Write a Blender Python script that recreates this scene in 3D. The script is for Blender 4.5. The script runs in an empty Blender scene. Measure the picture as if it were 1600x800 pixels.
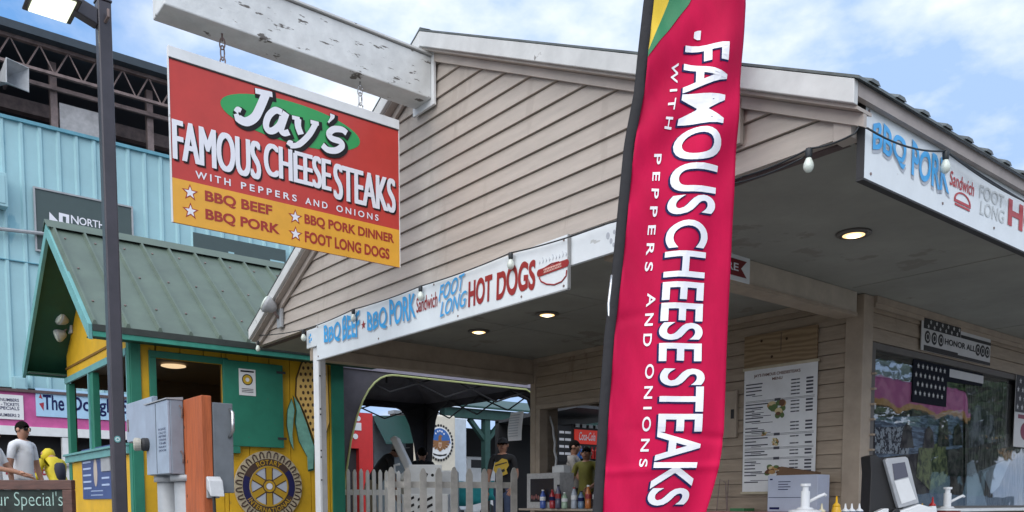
import bpy, bmesh, math, random
from mathutils import Vector, Matrix
random.seed(7)
sc = bpy.context.scene
COL = sc.collection
# ------------------------------------------------------------------ camera
EYE = Vector((0, 0, 1.15))
FE = 1334.916; Y0 = 884.0; FP = 1331.24
YAW = math.radians(38.974); PIT = math.radians(4.253)
HF = Vector((-math.cos(YAW), math.sin(YAW), 0)); RT = Vector((math.sin(YAW), math.cos(YAW), 0)); ZZ = Vector((0, 0, 1))
FW = HF*math.cos(PIT) - ZZ*math.sin(PIT); UP = ZZ*math.cos(PIT) + HF*math.sin(PIT)
cd = bpy.data.cameras.new('camera'); cam = bpy.data.objects.new('camera', cd); COL.objects.link(cam)
cam.matrix_world = Matrix(((RT.x, UP.x, -FW.x, EYE.x), (RT.y, UP.y, -FW.y, EYE.y), (RT.z, UP.z, -FW.z, EYE.z), (0, 0, 0, 1)))
cd.sensor_width = 36; cd.lens = 36*FP/1600; cd.shift_y = (Y0-400)/1600; cd.clip_end = 1000; cd.clip_start = .05
sc.camera = cam

# ------------------------------------------------------------------ world, sun, exposure
SUN_EL = math.radians(44); SUN_DIR = Vector((.42, -.80, 0)).normalized()*math.cos(SUN_EL) + ZZ*math.sin(SUN_EL)
w = bpy.data.worlds.new('World'); sc.world = w; w.use_nodes = True
nt = w.node_tree; nt.nodes.clear()
def N(tree, t, **kw):
    n = tree.nodes.new(t)
    for k, v in kw.items():
        if k in n.inputs.keys() if isinstance(k, str) else False: n.inputs[k].default_value = v
        else: setattr(n, k, v)
    return n
out = nt.nodes.new('ShaderNodeOutputWorld')
sky = nt.nodes.new('ShaderNodeTexSky'); sky.sky_type = 'NISHITA'; sky.sun_disc = False
sky.sun_elevation = SUN_EL; sky.sun_rotation = math.atan2(SUN_DIR.x, SUN_DIR.y)
bg1 = nt.nodes.new('ShaderNodeBackground'); bg1.inputs[1].default_value = .13
hs_ = nt.nodes.new('ShaderNodeHueSaturation'); hs_.inputs['Saturation'].default_value = 1.25; nt.links.new(sky.outputs[0], hs_.inputs['Color']); nt.links.new(hs_.outputs[0], bg1.inputs[0])
tc = nt.nodes.new('ShaderNodeTexCoord')
nz = nt.nodes.new('ShaderNodeTexNoise'); nz.inputs['Scale'].default_value = 3.2; nz.inputs['Detail'].default_value = 9; nz.inputs['Roughness'].default_value = .55; nz.inputs['Distortion'].default_value = .25
mp = nt.nodes.new('ShaderNodeMapping'); mp.inputs['Scale'].default_value = (1, 1, 1.9); mp.inputs['Location'].default_value = (1.3, .4, .2)
nt.links.new(tc.outputs['Generated'], mp.inputs[0]); nt.links.new(mp.outputs[0], nz.inputs['Vector'])
# the clear patch of sky over the grandstand
BL = (HF*1331 + RT*(-770) + ZZ*760).normalized()
dt = nt.nodes.new('ShaderNodeVectorMath'); dt.operation = 'DOT_PRODUCT'; dt.inputs[1].default_value = BL
nrm = nt.nodes.new('ShaderNodeVectorMath'); nrm.operation = 'NORMALIZE'
nt.links.new(tc.outputs['Generated'], nrm.inputs[0]); nt.links.new(nrm.outputs[0], dt.inputs[0])
mr = nt.nodes.new('ShaderNodeMapRange'); mr.inputs[1].default_value = .955; mr.inputs[2].default_value = 1.0; mr.inputs[3].default_value = .0; mr.inputs[4].default_value = .42
nt.links.new(dt.outputs['Value'], mr.inputs[0])
sb = nt.nodes.new('ShaderNodeMath'); sb.operation = 'SUBTRACT'; nt.links.new(nz.outputs['Fac'], sb.inputs[0]); nt.links.new(mr.outputs[0], sb.inputs[1])
cr = nt.nodes.new('ShaderNodeValToRGB'); cr.color_ramp.elements[0].position = .08; cr.color_ramp.elements[1].position = .36
nt.links.new(sb.outputs[0], cr.inputs[0])
nz2 = nt.nodes.new('ShaderNodeTexNoise'); nz2.inputs['Scale'].default_value = 4.5; nz2.inputs['Detail'].default_value = 8; nz2.inputs['Roughness'].default_value = .55
nt.links.new(mp.outputs[0], nz2.inputs['Vector'])
cr2 = nt.nodes.new('ShaderNodeValToRGB'); e = cr2.color_ramp.elements
e[0].position = .41; e[0].color = (.23, .33, .51, 1); e[1].position = .60; e[1].color = (.54, .57, .62, 1)
nt.links.new(nz2.outputs['Fac'], cr2.inputs[0])
bg2 = nt.nodes.new('ShaderNodeBackground'); bg2.inputs[1].default_value = 1.0; nt.links.new(cr2.outputs[0], bg2.inputs[0])
mx = nt.nodes.new('ShaderNodeMixShader'); nt.links.new(cr.outputs[0], mx.inputs[0]); nt.links.new(bg1.outputs[0], mx.inputs[1]); nt.links.new(bg2.outputs[0], mx.inputs[2])
nt.links.new(mx.outputs[0], out.inputs[0])
sd = bpy.data.lights.new('sun', 'SUN'); sd.energy = 1.5; sd.angle = math.radians(80); sd.color = (1, .95, .88)
so = bpy.data.objects.new('sun', sd); COL.objects.link(so); so.location = (0, 0, 20)
so.rotation_euler = SUN_DIR.to_track_quat('Z', 'Y').to_euler()
sc.view_settings.view_transform = 'Standard'; sc.view_settings.look = 'None'; sc.view_settings.gamma = 1; sc.view_settings.use_curve_mapping = False
sc.view_settings.exposure = 1.02

# ------------------------------------------------------------------ helpers: pixel of the photograph -> point on a real plane
def ray(x, y): return FW*FP + RT*(x-800) - UP*(y-Y0)
def onX(x, y, X): r = ray(x, y); return EYE + r*(X/r.x)
def onY(x, y, Y): r = ray(x, y); return EYE + r*(Y/r.y)
def onZ(x, y, z): r = ray(x, y); return EYE + r*((z-EYE.z)/r.z)
def at(x, y, d): r = ray(x, y); return EYE + r*(d/r.dot(HF))
def smooth(a, b, t): t = min(1, max(0, (t-a)/(b-a))); return t*t*(3-2*t)
def gz(x, y): return .45*smooth(3, 9, Vector((x, y, 0)).dot(HF))

# ------------------------------------------------------------------ materials
MATS = {}
def mat(name, c, rough=.6, metal=0, var=.12, scale=6, bump=0, bscale=60, emit=None, stretch=None, wear=None, spec=.5, coat=0):
    if name in MATS: return MATS[name]
    m = bpy.data.materials.new(name); m.use_nodes = True; t = m.node_tree; b = t.nodes['Principled BSDF']
    b.inputs['Roughness'].default_value = rough; b.inputs['Metallic'].default_value = metal; b.inputs['Specular IOR Level'].default_value = spec
    b.inputs['Coat Weight'].default_value = coat
    g = t.nodes.new('ShaderNodeNewGeometry')
    vec = g.outputs['Position']
    if stretch:
        mpn = t.nodes.new('ShaderNodeMapping'); mpn.inputs['Scale'].default_value = stretch; t.links.new(vec, mpn.inputs[0]); vec = mpn.outputs[0]
    n = t.nodes.new('ShaderNodeTexNoise'); n.inputs['Scale'].default_value = scale; n.inputs['Detail'].default_value = 6; n.inputs['Roughness'].default_value = .65
    t.links.new(vec, n.inputs['Vector'])
    r = t.nodes.new('ShaderNodeValToRGB'); e = r.color_ramp.elements
    lo = tuple(max(0, v*(1-var*1.6)) for v in c[:3]); hi = tuple(min(1, v*(1+var)) for v in c[:3])
    e[0].position = .32; e[0].color = (*lo, 1); e[1].position = .68; e[1].color = (*hi, 1)
    t.links.new(n.outputs['Fac'], r.inputs[0]); colout = r.outputs[0]
    if wear:
        wc, th, ws, wst = wear
        n2 = t.nodes.new('ShaderNodeTexNoise'); n2.inputs['Scale'].default_value = ws; n2.inputs['Detail'].default_value = 5; n2.inputs['Roughness'].default_value = .6
        mp2 = t.nodes.new('ShaderNodeMapping'); mp2.inputs['Scale'].default_value = wst; t.links.new(g.outputs['Position'], mp2.inputs[0]); t.links.new(mp2.outputs[0], n2.inputs['Vector'])
        r2 = t.nodes.new('ShaderNodeValToRGB'); r2.color_ramp.elements[0].position = th; r2.color_ramp.elements[1].position = th+.035
        t.links.new(n2.outputs['Fac'], r2.inputs[0])
        mxn = t.nodes.new('ShaderNodeMix'); mxn.data_type = 'RGBA'
        t.links.new(r2.outputs[0], mxn.inputs['Factor']); t.links.new(colout, mxn.inputs['A']); mxn.inputs['B'].default_value = (*wc, 1)
        colout = mxn.outputs['Result']
    t.links.new(colout, b.inputs['Base Color'])
    rr = t.nodes.new('ShaderNodeMapRange'); rr.inputs[3].default_value = max(.02, rough-.1); rr.inputs[4].default_value = min(1, rough+.1)
    t.links.new(n.outputs['Fac'], rr.inputs[0]); t.links.new(rr.outputs[0], b.inputs['Roughness'])
    if bump:
        n3 = t.nodes.new('ShaderNodeTexNoise'); n3.inputs['Scale'].default_value = bscale; n3.inputs['Detail'].default_value = 4; t.links.new(vec, n3.inputs['Vector'])
        bp = t.nodes.new('ShaderNodeBump'); bp.inputs['Strength'].default_value = bump; bp.inputs['Distance'].default_value = .01
        t.links.new(n3.outputs['Fac'], bp.inputs['Height']); t.links.new(bp.outputs[0], b.inputs['Normal'])
    if emit:
        b.inputs['Emission Color'].default_value = (*emit[0], 1); b.inputs['Emission Strength'].default_value = emit[1]
    MATS[name] = m; return m
def flat(name, c, rough=.5, **k): return mat(name, c, rough, var=k.pop('var', .05), **k)
def glassmat(name, tint=(.8, .85, .85), refl=.4):
    m = bpy.data.materials.new(name); m.use_nodes = True; t = m.node_tree; t.nodes.clear()
    o = t.nodes.new('ShaderNodeOutputMaterial'); a = t.nodes.new('ShaderNodeBsdfTransparent'); a.inputs[0].default_value = (*tint, 1)
    g = t.nodes.new('ShaderNodeBsdfGlossy'); g.inputs['Roughness'].default_value = .015
    fr = t.nodes.new('ShaderNodeFresnel'); fr.inputs[0].default_value = 1.5
    gb = t.nodes.new('ShaderNodeNewGeometry'); ma = t.nodes.new('ShaderNodeMath'); ma.operation = 'MULTIPLY_ADD'; ma.inputs[1].default_value = 1/1.5-1.5; ma.inputs[2].default_value = 1.5; t.links.new(gb.outputs['Backfacing'], ma.inputs[0]); t.links.new(ma.outputs[0], fr.inputs[0])
    ad = t.nodes.new('ShaderNodeMath'); ad.inputs[1].default_value = refl; t.links.new(fr.outputs[0], ad.inputs[0])
    tx = t.nodes.new('ShaderNodeNewGeometry'); n = t.nodes.new('ShaderNodeTexNoise'); n.inputs['Scale'].default_value = 2.5
    t.links.new(tx.outputs['Position'], n.inputs['Vector']); bp = t.nodes.new('ShaderNodeBump'); bp.inputs['Strength'].default_value = .08; bp.inputs['Distance'].default_value = .02
    t.links.new(n.outputs['Fac'], bp.inputs['Height']); t.links.new(bp.outputs[0], g.inputs['Normal'])
    mx = t.nodes.new('ShaderNodeMixShader'); t.links.new(ad.outputs[0], mx.inputs[0]); t.links.new(a.outputs[0], mx.inputs[1]); t.links.new(g.outputs[0], mx.inputs[2]); t.links.new(mx.outputs[0], o.inputs[0])
    return m

M_SIDING = mat('siding', (.445, .395, .350), .55, var=.07, scale=3, bump=.25, bscale=40, stretch=(1, 1, 8), wear=((.40, .352, .31), .58, 2.2, (2.5, 1, .5)))
M_TAN = mat('tan_trim', (.42, .37, .33), .55, var=.08, scale=5)
M_HUT = mat('hut_siding', (.36, .29, .22), .6, var=.12, scale=4, bump=.25, bscale=40, stretch=(1, 1, 8), wear=((.26, .20, .15), .62, 2.5, (2, 2, .4)))
M_HUTTRIM = mat('hut_trim', (.38, .31, .24), .6, var=.1)
M_CEIL = mat('soffit_paint', (.30, .30, .27), .8, var=.12, scale=1.3, wear=((.22, .21, .185), .60, 2.0, (1, 1, 1)))
M_WHITEWOOD = mat('peeling_white', (.66, .68, .68), .6, var=.1, scale=5, bump=.3, bscale=30, wear=((.12, .11, .10), .62, 9, (1, .8, 3)))
M_RAKE = mat('rake_white', (.58, .59, .585), .55, var=.1, scale=4, wear=((.2, .19, .18), .68, 8, (1, 1, 1)))
M_DARKROOF = mat('roof_metal_dark', (.13, .145, .14), .45, .5, var=.25, scale=8)
M_GREENROOF = mat('roof_metal_green', (.105, .145, .115), .5, .1, var=.12, scale=3, wear=((.10, .10, .08), .7, 12, (1, 1, 1)))
M_WHITE = flat('white_paint', (.74, .76, .77), .45, wear=((.42, .42, .4), .70, 5, (1, 1, 2)))
M_BANNER = flat('banner_white', (.72, .77, .80), .4, var=.04, wear=((.5, .52, .52), .70, 4, (1, 1, 3)))
M_PAPER = flat('paper', (.74, .75, .76), .7)
M_BLACK = flat('black', (.015, .015, .017), .5)
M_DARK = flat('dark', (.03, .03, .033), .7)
M_POLE = mat('pole_bronze', (.05, .045, .055), .35, .2, var=.15, spec=.6)
M_YEL = mat('booth_yellow', (.70, .41, .014), .55, var=.10, scale=3, bump=.1, wear=((.45, .27, .03), .66, 4, (1, 1, .5)))
M_GRN = mat('booth_green', (.02, .185, .12), .5, var=.12, scale=3, wear=((.05, .14, .10), .68, 6, (1, 1, 1)))
M_DGRN = mat('booth_dark_green', (.012, .075, .045), .6, var=.12)
M_TEAL = mat('pale_teal', (.14, .36, .36), .5, var=.1)
M_BLUE = mat('metal_blue', (.33, .55, .60), .45, var=.06, scale=1.2, wear=((.20, .42, .50), .66, 1.5, (1, 1, .3)))
M_BROWN = mat('stand_brown', (.11, .075, .075), .7, var=.2)
M_STEEL = mat('truss_steel', (.24, .18, .17), .6, .3, var=.25)
M_PINK = mat('stall_pink', (.54, .10, .30), .55, var=.1)
M_GREY = mat('box_grey', (.27, .33, .40), .42, .15, var=.08, scale=6, wear=((.17, .15, .14), .66, 11, (1, 1, .5)), bump=.15, bscale=8)
M_PVC = mat('conduit_grey', (.36, .38, .40), .45, var=.08)
M_ORANGE = mat('post_orange', (.47, .115, .035), .6, var=.18, scale=5, bump=.4, bscale=25, stretch=(4, 4, .5), wear=((.35, .10, .04), .68, 6, (1, 1, .4)))
M_ASPH = mat('pavement', (.17, .165, .155), .9, var=.3, scale=8, bump=.5, bscale=90)
T_RED = flat('sign_red', (.52, .045, .035), .35); T_YEL = flat('sign_yellow', (.80, .40, .04), .35); T_GRN = flat('sign_green', (.03, .33, .09), .35)
T_WHITE = flat('letter_white', (.78, .79, .85), .4, var=.02); T_NAVY = flat('letter_navy', (.014, .018, .085), .7, spec=.15); T_DRED = flat('letter_red', (.30, .02, .02), .4)
T_SKY = flat('letter_blue', (.05, .40, .82), .4, var=.12, scale=10); T_BLACK = flat('letter_black', (.018, .018, .02), .6, spec=.2); T_GREYS = flat('letter_shadow', (.42, .45, .50), .5); T_FADED = flat('letter_faded', (.55, .585, .60), .5)
M_SKIN = mat('skin', (.42, .22, .15), .55, var=.08); M_SKIN2 = mat('skin_dark', (.22, .11, .07), .55, var=.08)
M_HAIR = mat('hair', (.010, .008, .007), .9, var=.4, scale=60, bump=.8, bscale=120, spec=.1)
M_DENIM = mat('denim', (.07, .10, .19), .8, var=.15); M_SHIRTW = mat('shirt_white', (.74, .76, .80), .8, var=.04, bump=.4, bscale=12); M_SHIRTB = mat('shirt_black', (.018, .018, .022), .8, var=.2)
M_JACKY = mat('jacket_yellow', (.68, .55, .02), .6, var=.1, bump=.4, bscale=12); M_KHAKI = mat('khaki', (.30, .25, .17), .8)
M_OLIVE = mat('olive_shirt', (.18, .17, .03), .8, var=.15)
M_GLASS = glassmat('window_film', (.90, .92, .93), .10)
M_BULB = flat('bulb_glass', (.62, .68, .62), .12, spec=.7); M_SOCK = flat('socket', (.02, .025, .03), .5)
M_CHROME = mat('chrome', (.6, .6, .6), .2, .9)

# ------------------------------------------------------------------ mesh builder
SPLIT = {'lettering', 'letter_shadow', 'faded_lettering', 'corner_board', 'mullion', 'mullion_edge', 'window_trim', 'star', 'star_outline', 'hinge', 'deck_column', 'side_edge', 'edge_strip', 'gable_vent', 'serving_window_frame', 'soffit_batten', 'screw', 'latch', 'round_mark', 'frame', 'edge_rail', 'crown_trim', 'navy_arc_', 'old_lettering', 'block_mark', 'mark', 'cabinet_door', 'knot'}
class MB:
    def __init__(s): s.v = []; s.f = []; s.mi = []; s.st = []
    def add(s, vs, fs, mi=0):
        o = len(s.v); s.st.append((o, len(s.f))); s.v += [Vector(p) for p in vs]; s.f += [tuple(i+o for i in f) for f in fs]; s.mi += [mi]*len(fs); return s
    def hexa(s, b, t, mi=0):
        n = len(b)
        return s.add(list(b)+list(t), [tuple(range(n))[::-1], tuple(range(n, 2*n))]+[(i, (i+1) % n, n+(i+1) % n, n+i) for i in range(n)], mi)
    def box(s, a, b, mi=0):
        x0, x1 = sorted((a[0], b[0])); y0, y1 = sorted((a[1], b[1])); z0, z1 = sorted((a[2], b[2]))
        return s.hexa([(x0, y0, z0), (x1, y0, z0), (x1, y1, z0), (x0, y1, z0)], [(x0, y0, z1), (x1, y0, z1), (x1, y1, z1), (x0, y1, z1)], mi)
    def obox(s, p, ux, uy, uz, mi=0):   # corner p, three edge vectors
        p = Vector(p); ux = Vector(ux); uy = Vector(uy); uz = Vector(uz)
        return s.hexa([p, p+ux, p+ux+uy, p+uy], [p+uz, p+ux+uz, p+ux+uy+uz, p+uy+uz], mi)
    def prism(s, pts, d, mi=0):
        d = Vector(d); pts = [Vector(p) for p in pts]; return s.hexa(pts, [p+d for p in pts], mi)
    def tube(s, path, r, n=8, mi=0, cap=True):
        path = [Vector(p) for p in path]; rs = r if isinstance(r, (list, tuple)) else [r]*len(path); o = len(s.v); prev = None
        for i, p in enumerate(path):
            d = (path[min(i+1, len(path)-1)]-path[max(i-1, 0)]).normalized()
            a = prev if prev is not None else (Vector((0, 0, 1)) if abs(d.z) < .9 else Vector((1, 0, 0)))
            a = (a-d*a.dot(d)).normalized(); prev = a; b = d.cross(a)
            for k in range(n):
                t = 2*math.pi*k/n; s.v.append(p+(a*math.cos(t)+b*math.sin(t))*rs[i])
        for i in range(len(path)-1):
            for k in range(n):
                s.f.append((o+i*n+k, o+i*n+(k+1) % n, o+(i+1)*n+(k+1) % n, o+(i+1)*n+k)); s.mi.append(mi)
        if cap:
            s.f.append(tuple(o+k for k in range(n))[::-1]); s.f.append(tuple(o+(len(path)-1)*n+k for k in range(n))); s.mi += [mi]*2
        return s
    def lathe(s, p, prof, n=16, axis=None, mi=0):
        ax = Vector(axis).normalized() if axis is not None else ZZ.copy()
        p = Vector(p); return s.tube([p+ax*h for r, h in prof], [max(r, .0005) for r, h in prof], n, mi)
    def map(s, fn): s.v = [Vector(fn(p)) for p in s.v]; return s
    def build(s, name, m, parent=None, bevel=0, smooth=False, loc=None):
        if name in SPLIT and 1 < len(s.st) <= 40:
            en = s.st[1:]+[(len(s.v), len(s.f))]; o = None
            for (v0, f0), (v1, f1) in zip(s.st, en):
                q = MB(); q.v = s.v[v0:v1]; q.f = [tuple(i-v0 for i in f) for f in s.f[f0:f1]]; q.mi = s.mi[f0:f1]; q.st = [(0, 0)]; o = q.build(name, m, parent, bevel, smooth)
            return o
        me = bpy.data.meshes.new(name)
        off = wloc(parent) if parent else (Vector(loc) if loc is not None else Vector((0, 0, 0)))
        me.from_pydata([p-off for p in s.v], [], s.f); me.validate()
        ms = m if isinstance(m, (list, tuple)) else [m]
        for q in ms: me.materials.append(q)
        if len(me.polygons) == len(s.mi):
            for pl, i in zip(me.polygons, s.mi): pl.material_index = i
        bm = bmesh.new(); bm.from_mesh(me); bmesh.ops.recalc_face_normals(bm, faces=bm.faces)
        bm.to_mesh(me); bm.free()
        if smooth:
            me.polygons.foreach_set('use_smooth', [True]*len(me.polygons))
        o = bpy.data.objects.new(name, me); COL.objects.link(o)
        if parent: o.parent = parent
        else: o.location = off
        if bevel:
            bv = o.modifiers.new('bevel', 'BEVEL'); bv.width = bevel; bv.segments = 2; bv.limit_method = 'ANGLE'; bv.angle_limit = math.radians(40)
        return o
def wloc(o):
    l = Vector((0, 0, 0))
    while o: l = l + o.location; o = o.parent
    return l
def tag(o, label=None, cat=None, group=None, kind=None):
    if label: o['label'] = label
    if cat: o['category'] = cat
    if group: o['group'] = group
    if kind: o['kind'] = kind
    return o
def thing(name, label, cat, loc, group=None):
    o = bpy.data.objects.new(name, None); o.empty_display_size = .1; COL.objects.link(o); o.location = Vector(loc); return tag(o, label, cat, group)
def dup(root, loc, label=None, rz=None):
    r = root.copy(); COL.objects.link(r); r.location = Vector(loc)
    if rz is not None: r.rotation_euler.z = rz
    if label: r['label'] = label
    for ch in root.children:
        c = ch.copy(); COL.objects.link(c); c.parent = r
        for g in ch.children: d = g.copy(); COL.objects.link(d); d.parent = c
    return r

# text: flat built-in font turned into mesh in a unit frame, then mapped onto the surface that carries it
def glyphs(body, bold=0, shear=0, ext=0, spacing=1.0):
    cu = bpy.data.curves.new('t', 'FONT'); cu.body = body; cu.size = 1; cu.offset = bold; cu.shear = shear; cu.extrude = ext; cu.space_character = spacing; cu.resolution_u = 6; cu.align_x = 'LEFT'
    ob = bpy.data.objects.new('t', cu); COL.objects.link(ob)
    dg = bpy.context.evaluated_depsgraph_get(); me = ob.evaluated_get(dg).to_mesh()
    vs = [v.co.copy() for v in me.vertices]; fs = [tuple(p.vertices) for p in me.polygons]
    ob.evaluated_get(dg).to_mesh_clear(); bpy.data.objects.remove(ob); bpy.data.curves.remove(cu); return vs, fs
def text(mb, body, fr, x0, y0, x1, y1, bold=.02, shear=0, lift=.003, mi=0, grow=0, slope=0, spacing=1.0, thick=.0015, warp=None):
    """letters filling the box x0..x1, y0..y1 of the frame fr=(origin, right, up, normal)"""
    vs, fs = glyphs(body, bold, shear, 0, spacing); ref = vs
    if grow: vs, fs = glyphs(body, bold+grow, shear, 0, spacing)
    if not ref: return
    ax = min(v.x for v in ref); bx = max(v.x for v in ref); ay = min(v.y for v in ref); by = max(v.y for v in ref)
    o, r, u, n = fr; res = []
    for v in vs:
        a = (v.x-ax)/(bx-ax); b = (v.y-ay)/(by-ay)
        if warp: a, b = warp(a, b)
        X = x0+a*(x1-x0); Y = y0+b*(y1-y0)+slope*a
        res.append(o+r*X+u*Y+n*lift)
    k = len(res)
    mb.add(res, fs, mi)
def frame(o, r, n):
    r = Vector(r).normalized(); n = Vector(n).normalized(); return (Vector(o), r, n.cross(r).normalized(), n)
def fpt(fr, x, y, l=0): return fr[0]+fr[1]*x+fr[2]*y+fr[3]*l
def plate(mb, fr, x0, y0, x1, y1, l0, l1, mi=0): return mb.hexa([fpt(fr, x0, y0, l0), fpt(fr, x1, y0, l0), fpt(fr, x1, y1, l0), fpt(fr, x0, y1, l0)], [fpt(fr, x0, y0, l1), fpt(fr, x1, y0, l1), fpt(fr, x1, y1, l1), fpt(fr, x0, y1, l1)], mi)
def poly(mb, fr, pts, l0, l1, mi=0): return mb.hexa([fpt(fr, x, y, l0) for x, y in pts], [fpt(fr, x, y, l1) for x, y in pts], mi)
def ellipse(cx, cy, a, b, n=32, t0=0, t1=2*math.pi): return [(cx+a*math.cos(t0+(t1-t0)*i/n), cy+b*math.sin(t0+(t1-t0)*i/n)) for i in range(n if abs(t1-t0) > 6.28 else n+1)]
def ring(mb, fr, cx, cy, ri, ro, l0, l1, t0=0, t1=2*math.pi, n=32, mi=0, sy=1):
    for i in range(n):
        a = t0+(t1-t0)*i/n; b = t0+(t1-t0)*(i+1)/n
        poly(mb, fr, [(cx+ri*math.cos(a), cy+sy*ri*math.sin(a)), (cx+ro*math.cos(a), cy+sy*ro*math.sin(a)), (cx+ro*math.cos(b), cy+sy*ro*math.sin(b)), (cx+ri*math.cos(b), cy+sy*ri*math.sin(b))], l0, l1, mi)
def star(cx, cy, r, k=.42): return [(cx+(r if i % 2 == 0 else r*k)*math.sin(i*math.pi/5), cy+(r if i % 2 == 0 else r*k)*math.cos(i*math.pi/5)) for i in range(10)]

# ================================================================== GROUND
g = MB(); n = 60; S = []
for i in range(n+1):
    t = (i/n)*2-1; S.append(math.copysign(abs(t)**2.2*150, t))
for j in range(n+1):
    for i in range(n+1): g.v.append(Vector((S[i]-8, S[j]+5, gz(S[i]-8, S[j]+5))))
for j in range(n):
    for i in range(n): a = j*(n+1)+i; g.f.append((a, a+1, a+n+2, a+n+1)); g.mi.append(0)
tag(g.build('ground', M_ASPH, smooth=True), kind='structure')

# ================================================================== MAIN FOOD STAND
YG = 3.60; RB = 2.747
stand = thing('food_stand', 'tan clapboard food stand with a gabled roof over a wide open porch', 'food stand', (-5.46, 6.5, 0))
PX, PZ = -5.48, 4.475           # inner peak under the rake board
SR = (PZ-2.905)/(PX+2.10)       # negative slope per X on the right
def half(z): return max(0.0, min(3.36, (PZ-z)/abs(SR)))
sid = MB(); z = RB; ex = .118
while z < PZ-.03:
    z1 = min(z+ex, PZ)
    za, zb = z+.009, z1+.004
    a = half(za) if za > 2.905 else 3.36; b = half(min(zb, PZ-.003)) if zb > 2.905 else 3.36
    if za < 2.905: la, ra = -8.62 if za < 2.8 else -8.72, -2.15
    else: la, ra = PX-a, PX+a
    if zb < 2.905: lb, rb = -8.72, -2.15
    else: lb, rb = PX-b, PX+b
    ra = min(ra, -2.15); rb = min(rb, -2.15)
    sid.hexa([(la, YG-.02, za), (ra, YG-.02, za), (ra, YG+.03, za), (la, YG+.03, za)], [(lb, YG-.004, zb), (rb, YG-.004, zb), (rb, YG+.03, zb), (lb, YG+.03, zb)])
    z = z1
sid.build('gable_siding', M_SIDING, stand)
bk = MB(); bk.prism([(-8.6, YG+.03, RB), (-2.12, YG+.03, RB), (-2.12, YG+.03, 2.9), (PX, YG+.03, PZ-.02), (-8.72, YG+.03, 2.93)], (0, .05, 0)); bk.build('gable_backing', M_BROWN, stand)
MB().box((-2.15, YG-.026, 2.745), (-2.063, YG+.06, 2.915)).build('corner_trim', M_TAN, stand, .004)
# rake boards, frieze, roof
pk_ = onY(655, 46, 3.47); re_ = onY(1335, 118, 3.47); le_ = onY(388, 518, 3.47); PT = (pk_.x, pk_.z); RE = (re_.x, re_.z); LE = (le_.x, le_.z+.03)
def rakebar(mb, p, q, dz0, dz1, y0, y1): mb.hexa([(p[0], y0, p[1]+dz0), (q[0], y0, q[1]+dz0), (q[0], y1, q[1]+dz0), (p[0], y1, p[1]+dz0)], [(p[0], y0, p[1]+dz1), (q[0], y0, q[1]+dz1), (q[0], y1, q[1]+dz1), (p[0], y1, p[1]+dz1)])
for e_ in (RE, LE):
    b = MB(); rakebar(b, PT, e_, -.112, -.010, 3.47, 3.505); b.build('rake_board', M_RAKE, stand, .004)
    b = MB(); rakebar(b, PT, e_, -.128, -.113, 3.50, YG+.02); b.build('rake_soffit', M_TAN, stand)
    b = MB(); rakebar(b, PT, e_, -.185, -.130, YG-.045, YG-.021); b.build('frieze_board', M_TAN, stand)
    b = MB(); rakebar(b, PT, (e_[0]+(.022 if e_ is RE else -.02), e_[1]-.010), -.008, .004, 3.468, 12.4)
    yy = 3.55
    sg = 1 if e_ is RE else -1
    q = Vector((e_[0]+sg*.03, 0, e_[1]-.014)); p0 = Vector((PT[0], 0, PT[1])); up = Vector((.43*sg, 0, .9))
    while yy < 12.4:
        for (o_, hgt) in ((0, .022),):
            b.hexa([p0+Vector((0, yy, .006)), q+Vector((0, yy, .006)), q+Vector((0, yy+.085, .006)), p0+Vector((0, yy+.085, .006))], [p0+Vector((0, yy+.02, .022)), q+Vector((0, yy+.02, .022)), q+Vector((0, yy+.065, .022)), p0+Vector((0, yy+.065, .022))])
        yy += .23
    b.build('roof_panel', M_DARKROOF, stand)
b = MB(); b.prism([(PT[0]-.12, 3.475, PT[1]-.045), (PT[0], 3.475, PT[1]+.018), (PT[0]+.12, 3.475, PT[1]-.045), (PT[0], 3.475, PT[1]+.006)], (0, 8.9, 0)); b.build('ridge_cap', M_DARKROOF, stand)
MB().box((RE[0]-.028, 3.506, 2.872), (RE[0]-.001, 12.3, RE[1]-.012)).build('eave_fascia', mat('fascia_tan', (.34, .30, .28), .55, var=.15, scale=4), stand)
MB().box((-2.13, YG+.03, 2.76), (-2.09, 12.3, 2.87)).build('eave_wall', M_TAN, stand)
MB().box((-8.86, YG+.03, 2.9), (-8.84, 12.3, 3.0)).build('eave_fascia', M_RAKE, stand)
MB().box((-8.62, YG+.031, 2.748), (-2.10, 12.3, 2.775)).build('soffit', M_CEIL, stand)
# soffit panel joints
b = MB()
for yy in (6.06, 8.5): b.box((-3.45, yy, 2.744), (-2.14, yy+.012, 2.7485))
b.box((-7.3, 4.96, 2.744), (-3.7, 4.972, 2.7485))
for xx in (-6.15, -4.93): b.box((xx, YG+.05, 2.7442), (xx+.012, 4.955, 2.7485)); b.box((xx, 4.977, 2.7442), (xx+.012, 6.25, 2.7485))
b.build('soffit_batten', M_CEIL, stand)
# the sign arm
X1, X0 = -5.31, -5.53
b = MB(); b.box((X0, 1.69, 4.045), (X1, YG-.05, 4.335)); b.build('sign_arm', M_WHITEWOOD, stand, .008)
MB().box((X0-.03, YG-.05, 4.00), (X1+.03, YG-.028, 4.375)).build('arm_trim', M_WHITE, stand, .003)
MB().box((X0-.02, 1.62, 4.34), (X1+.02, YG-.05, 4.352)).build('arm_flashing', M_RAKE, stand)
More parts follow.
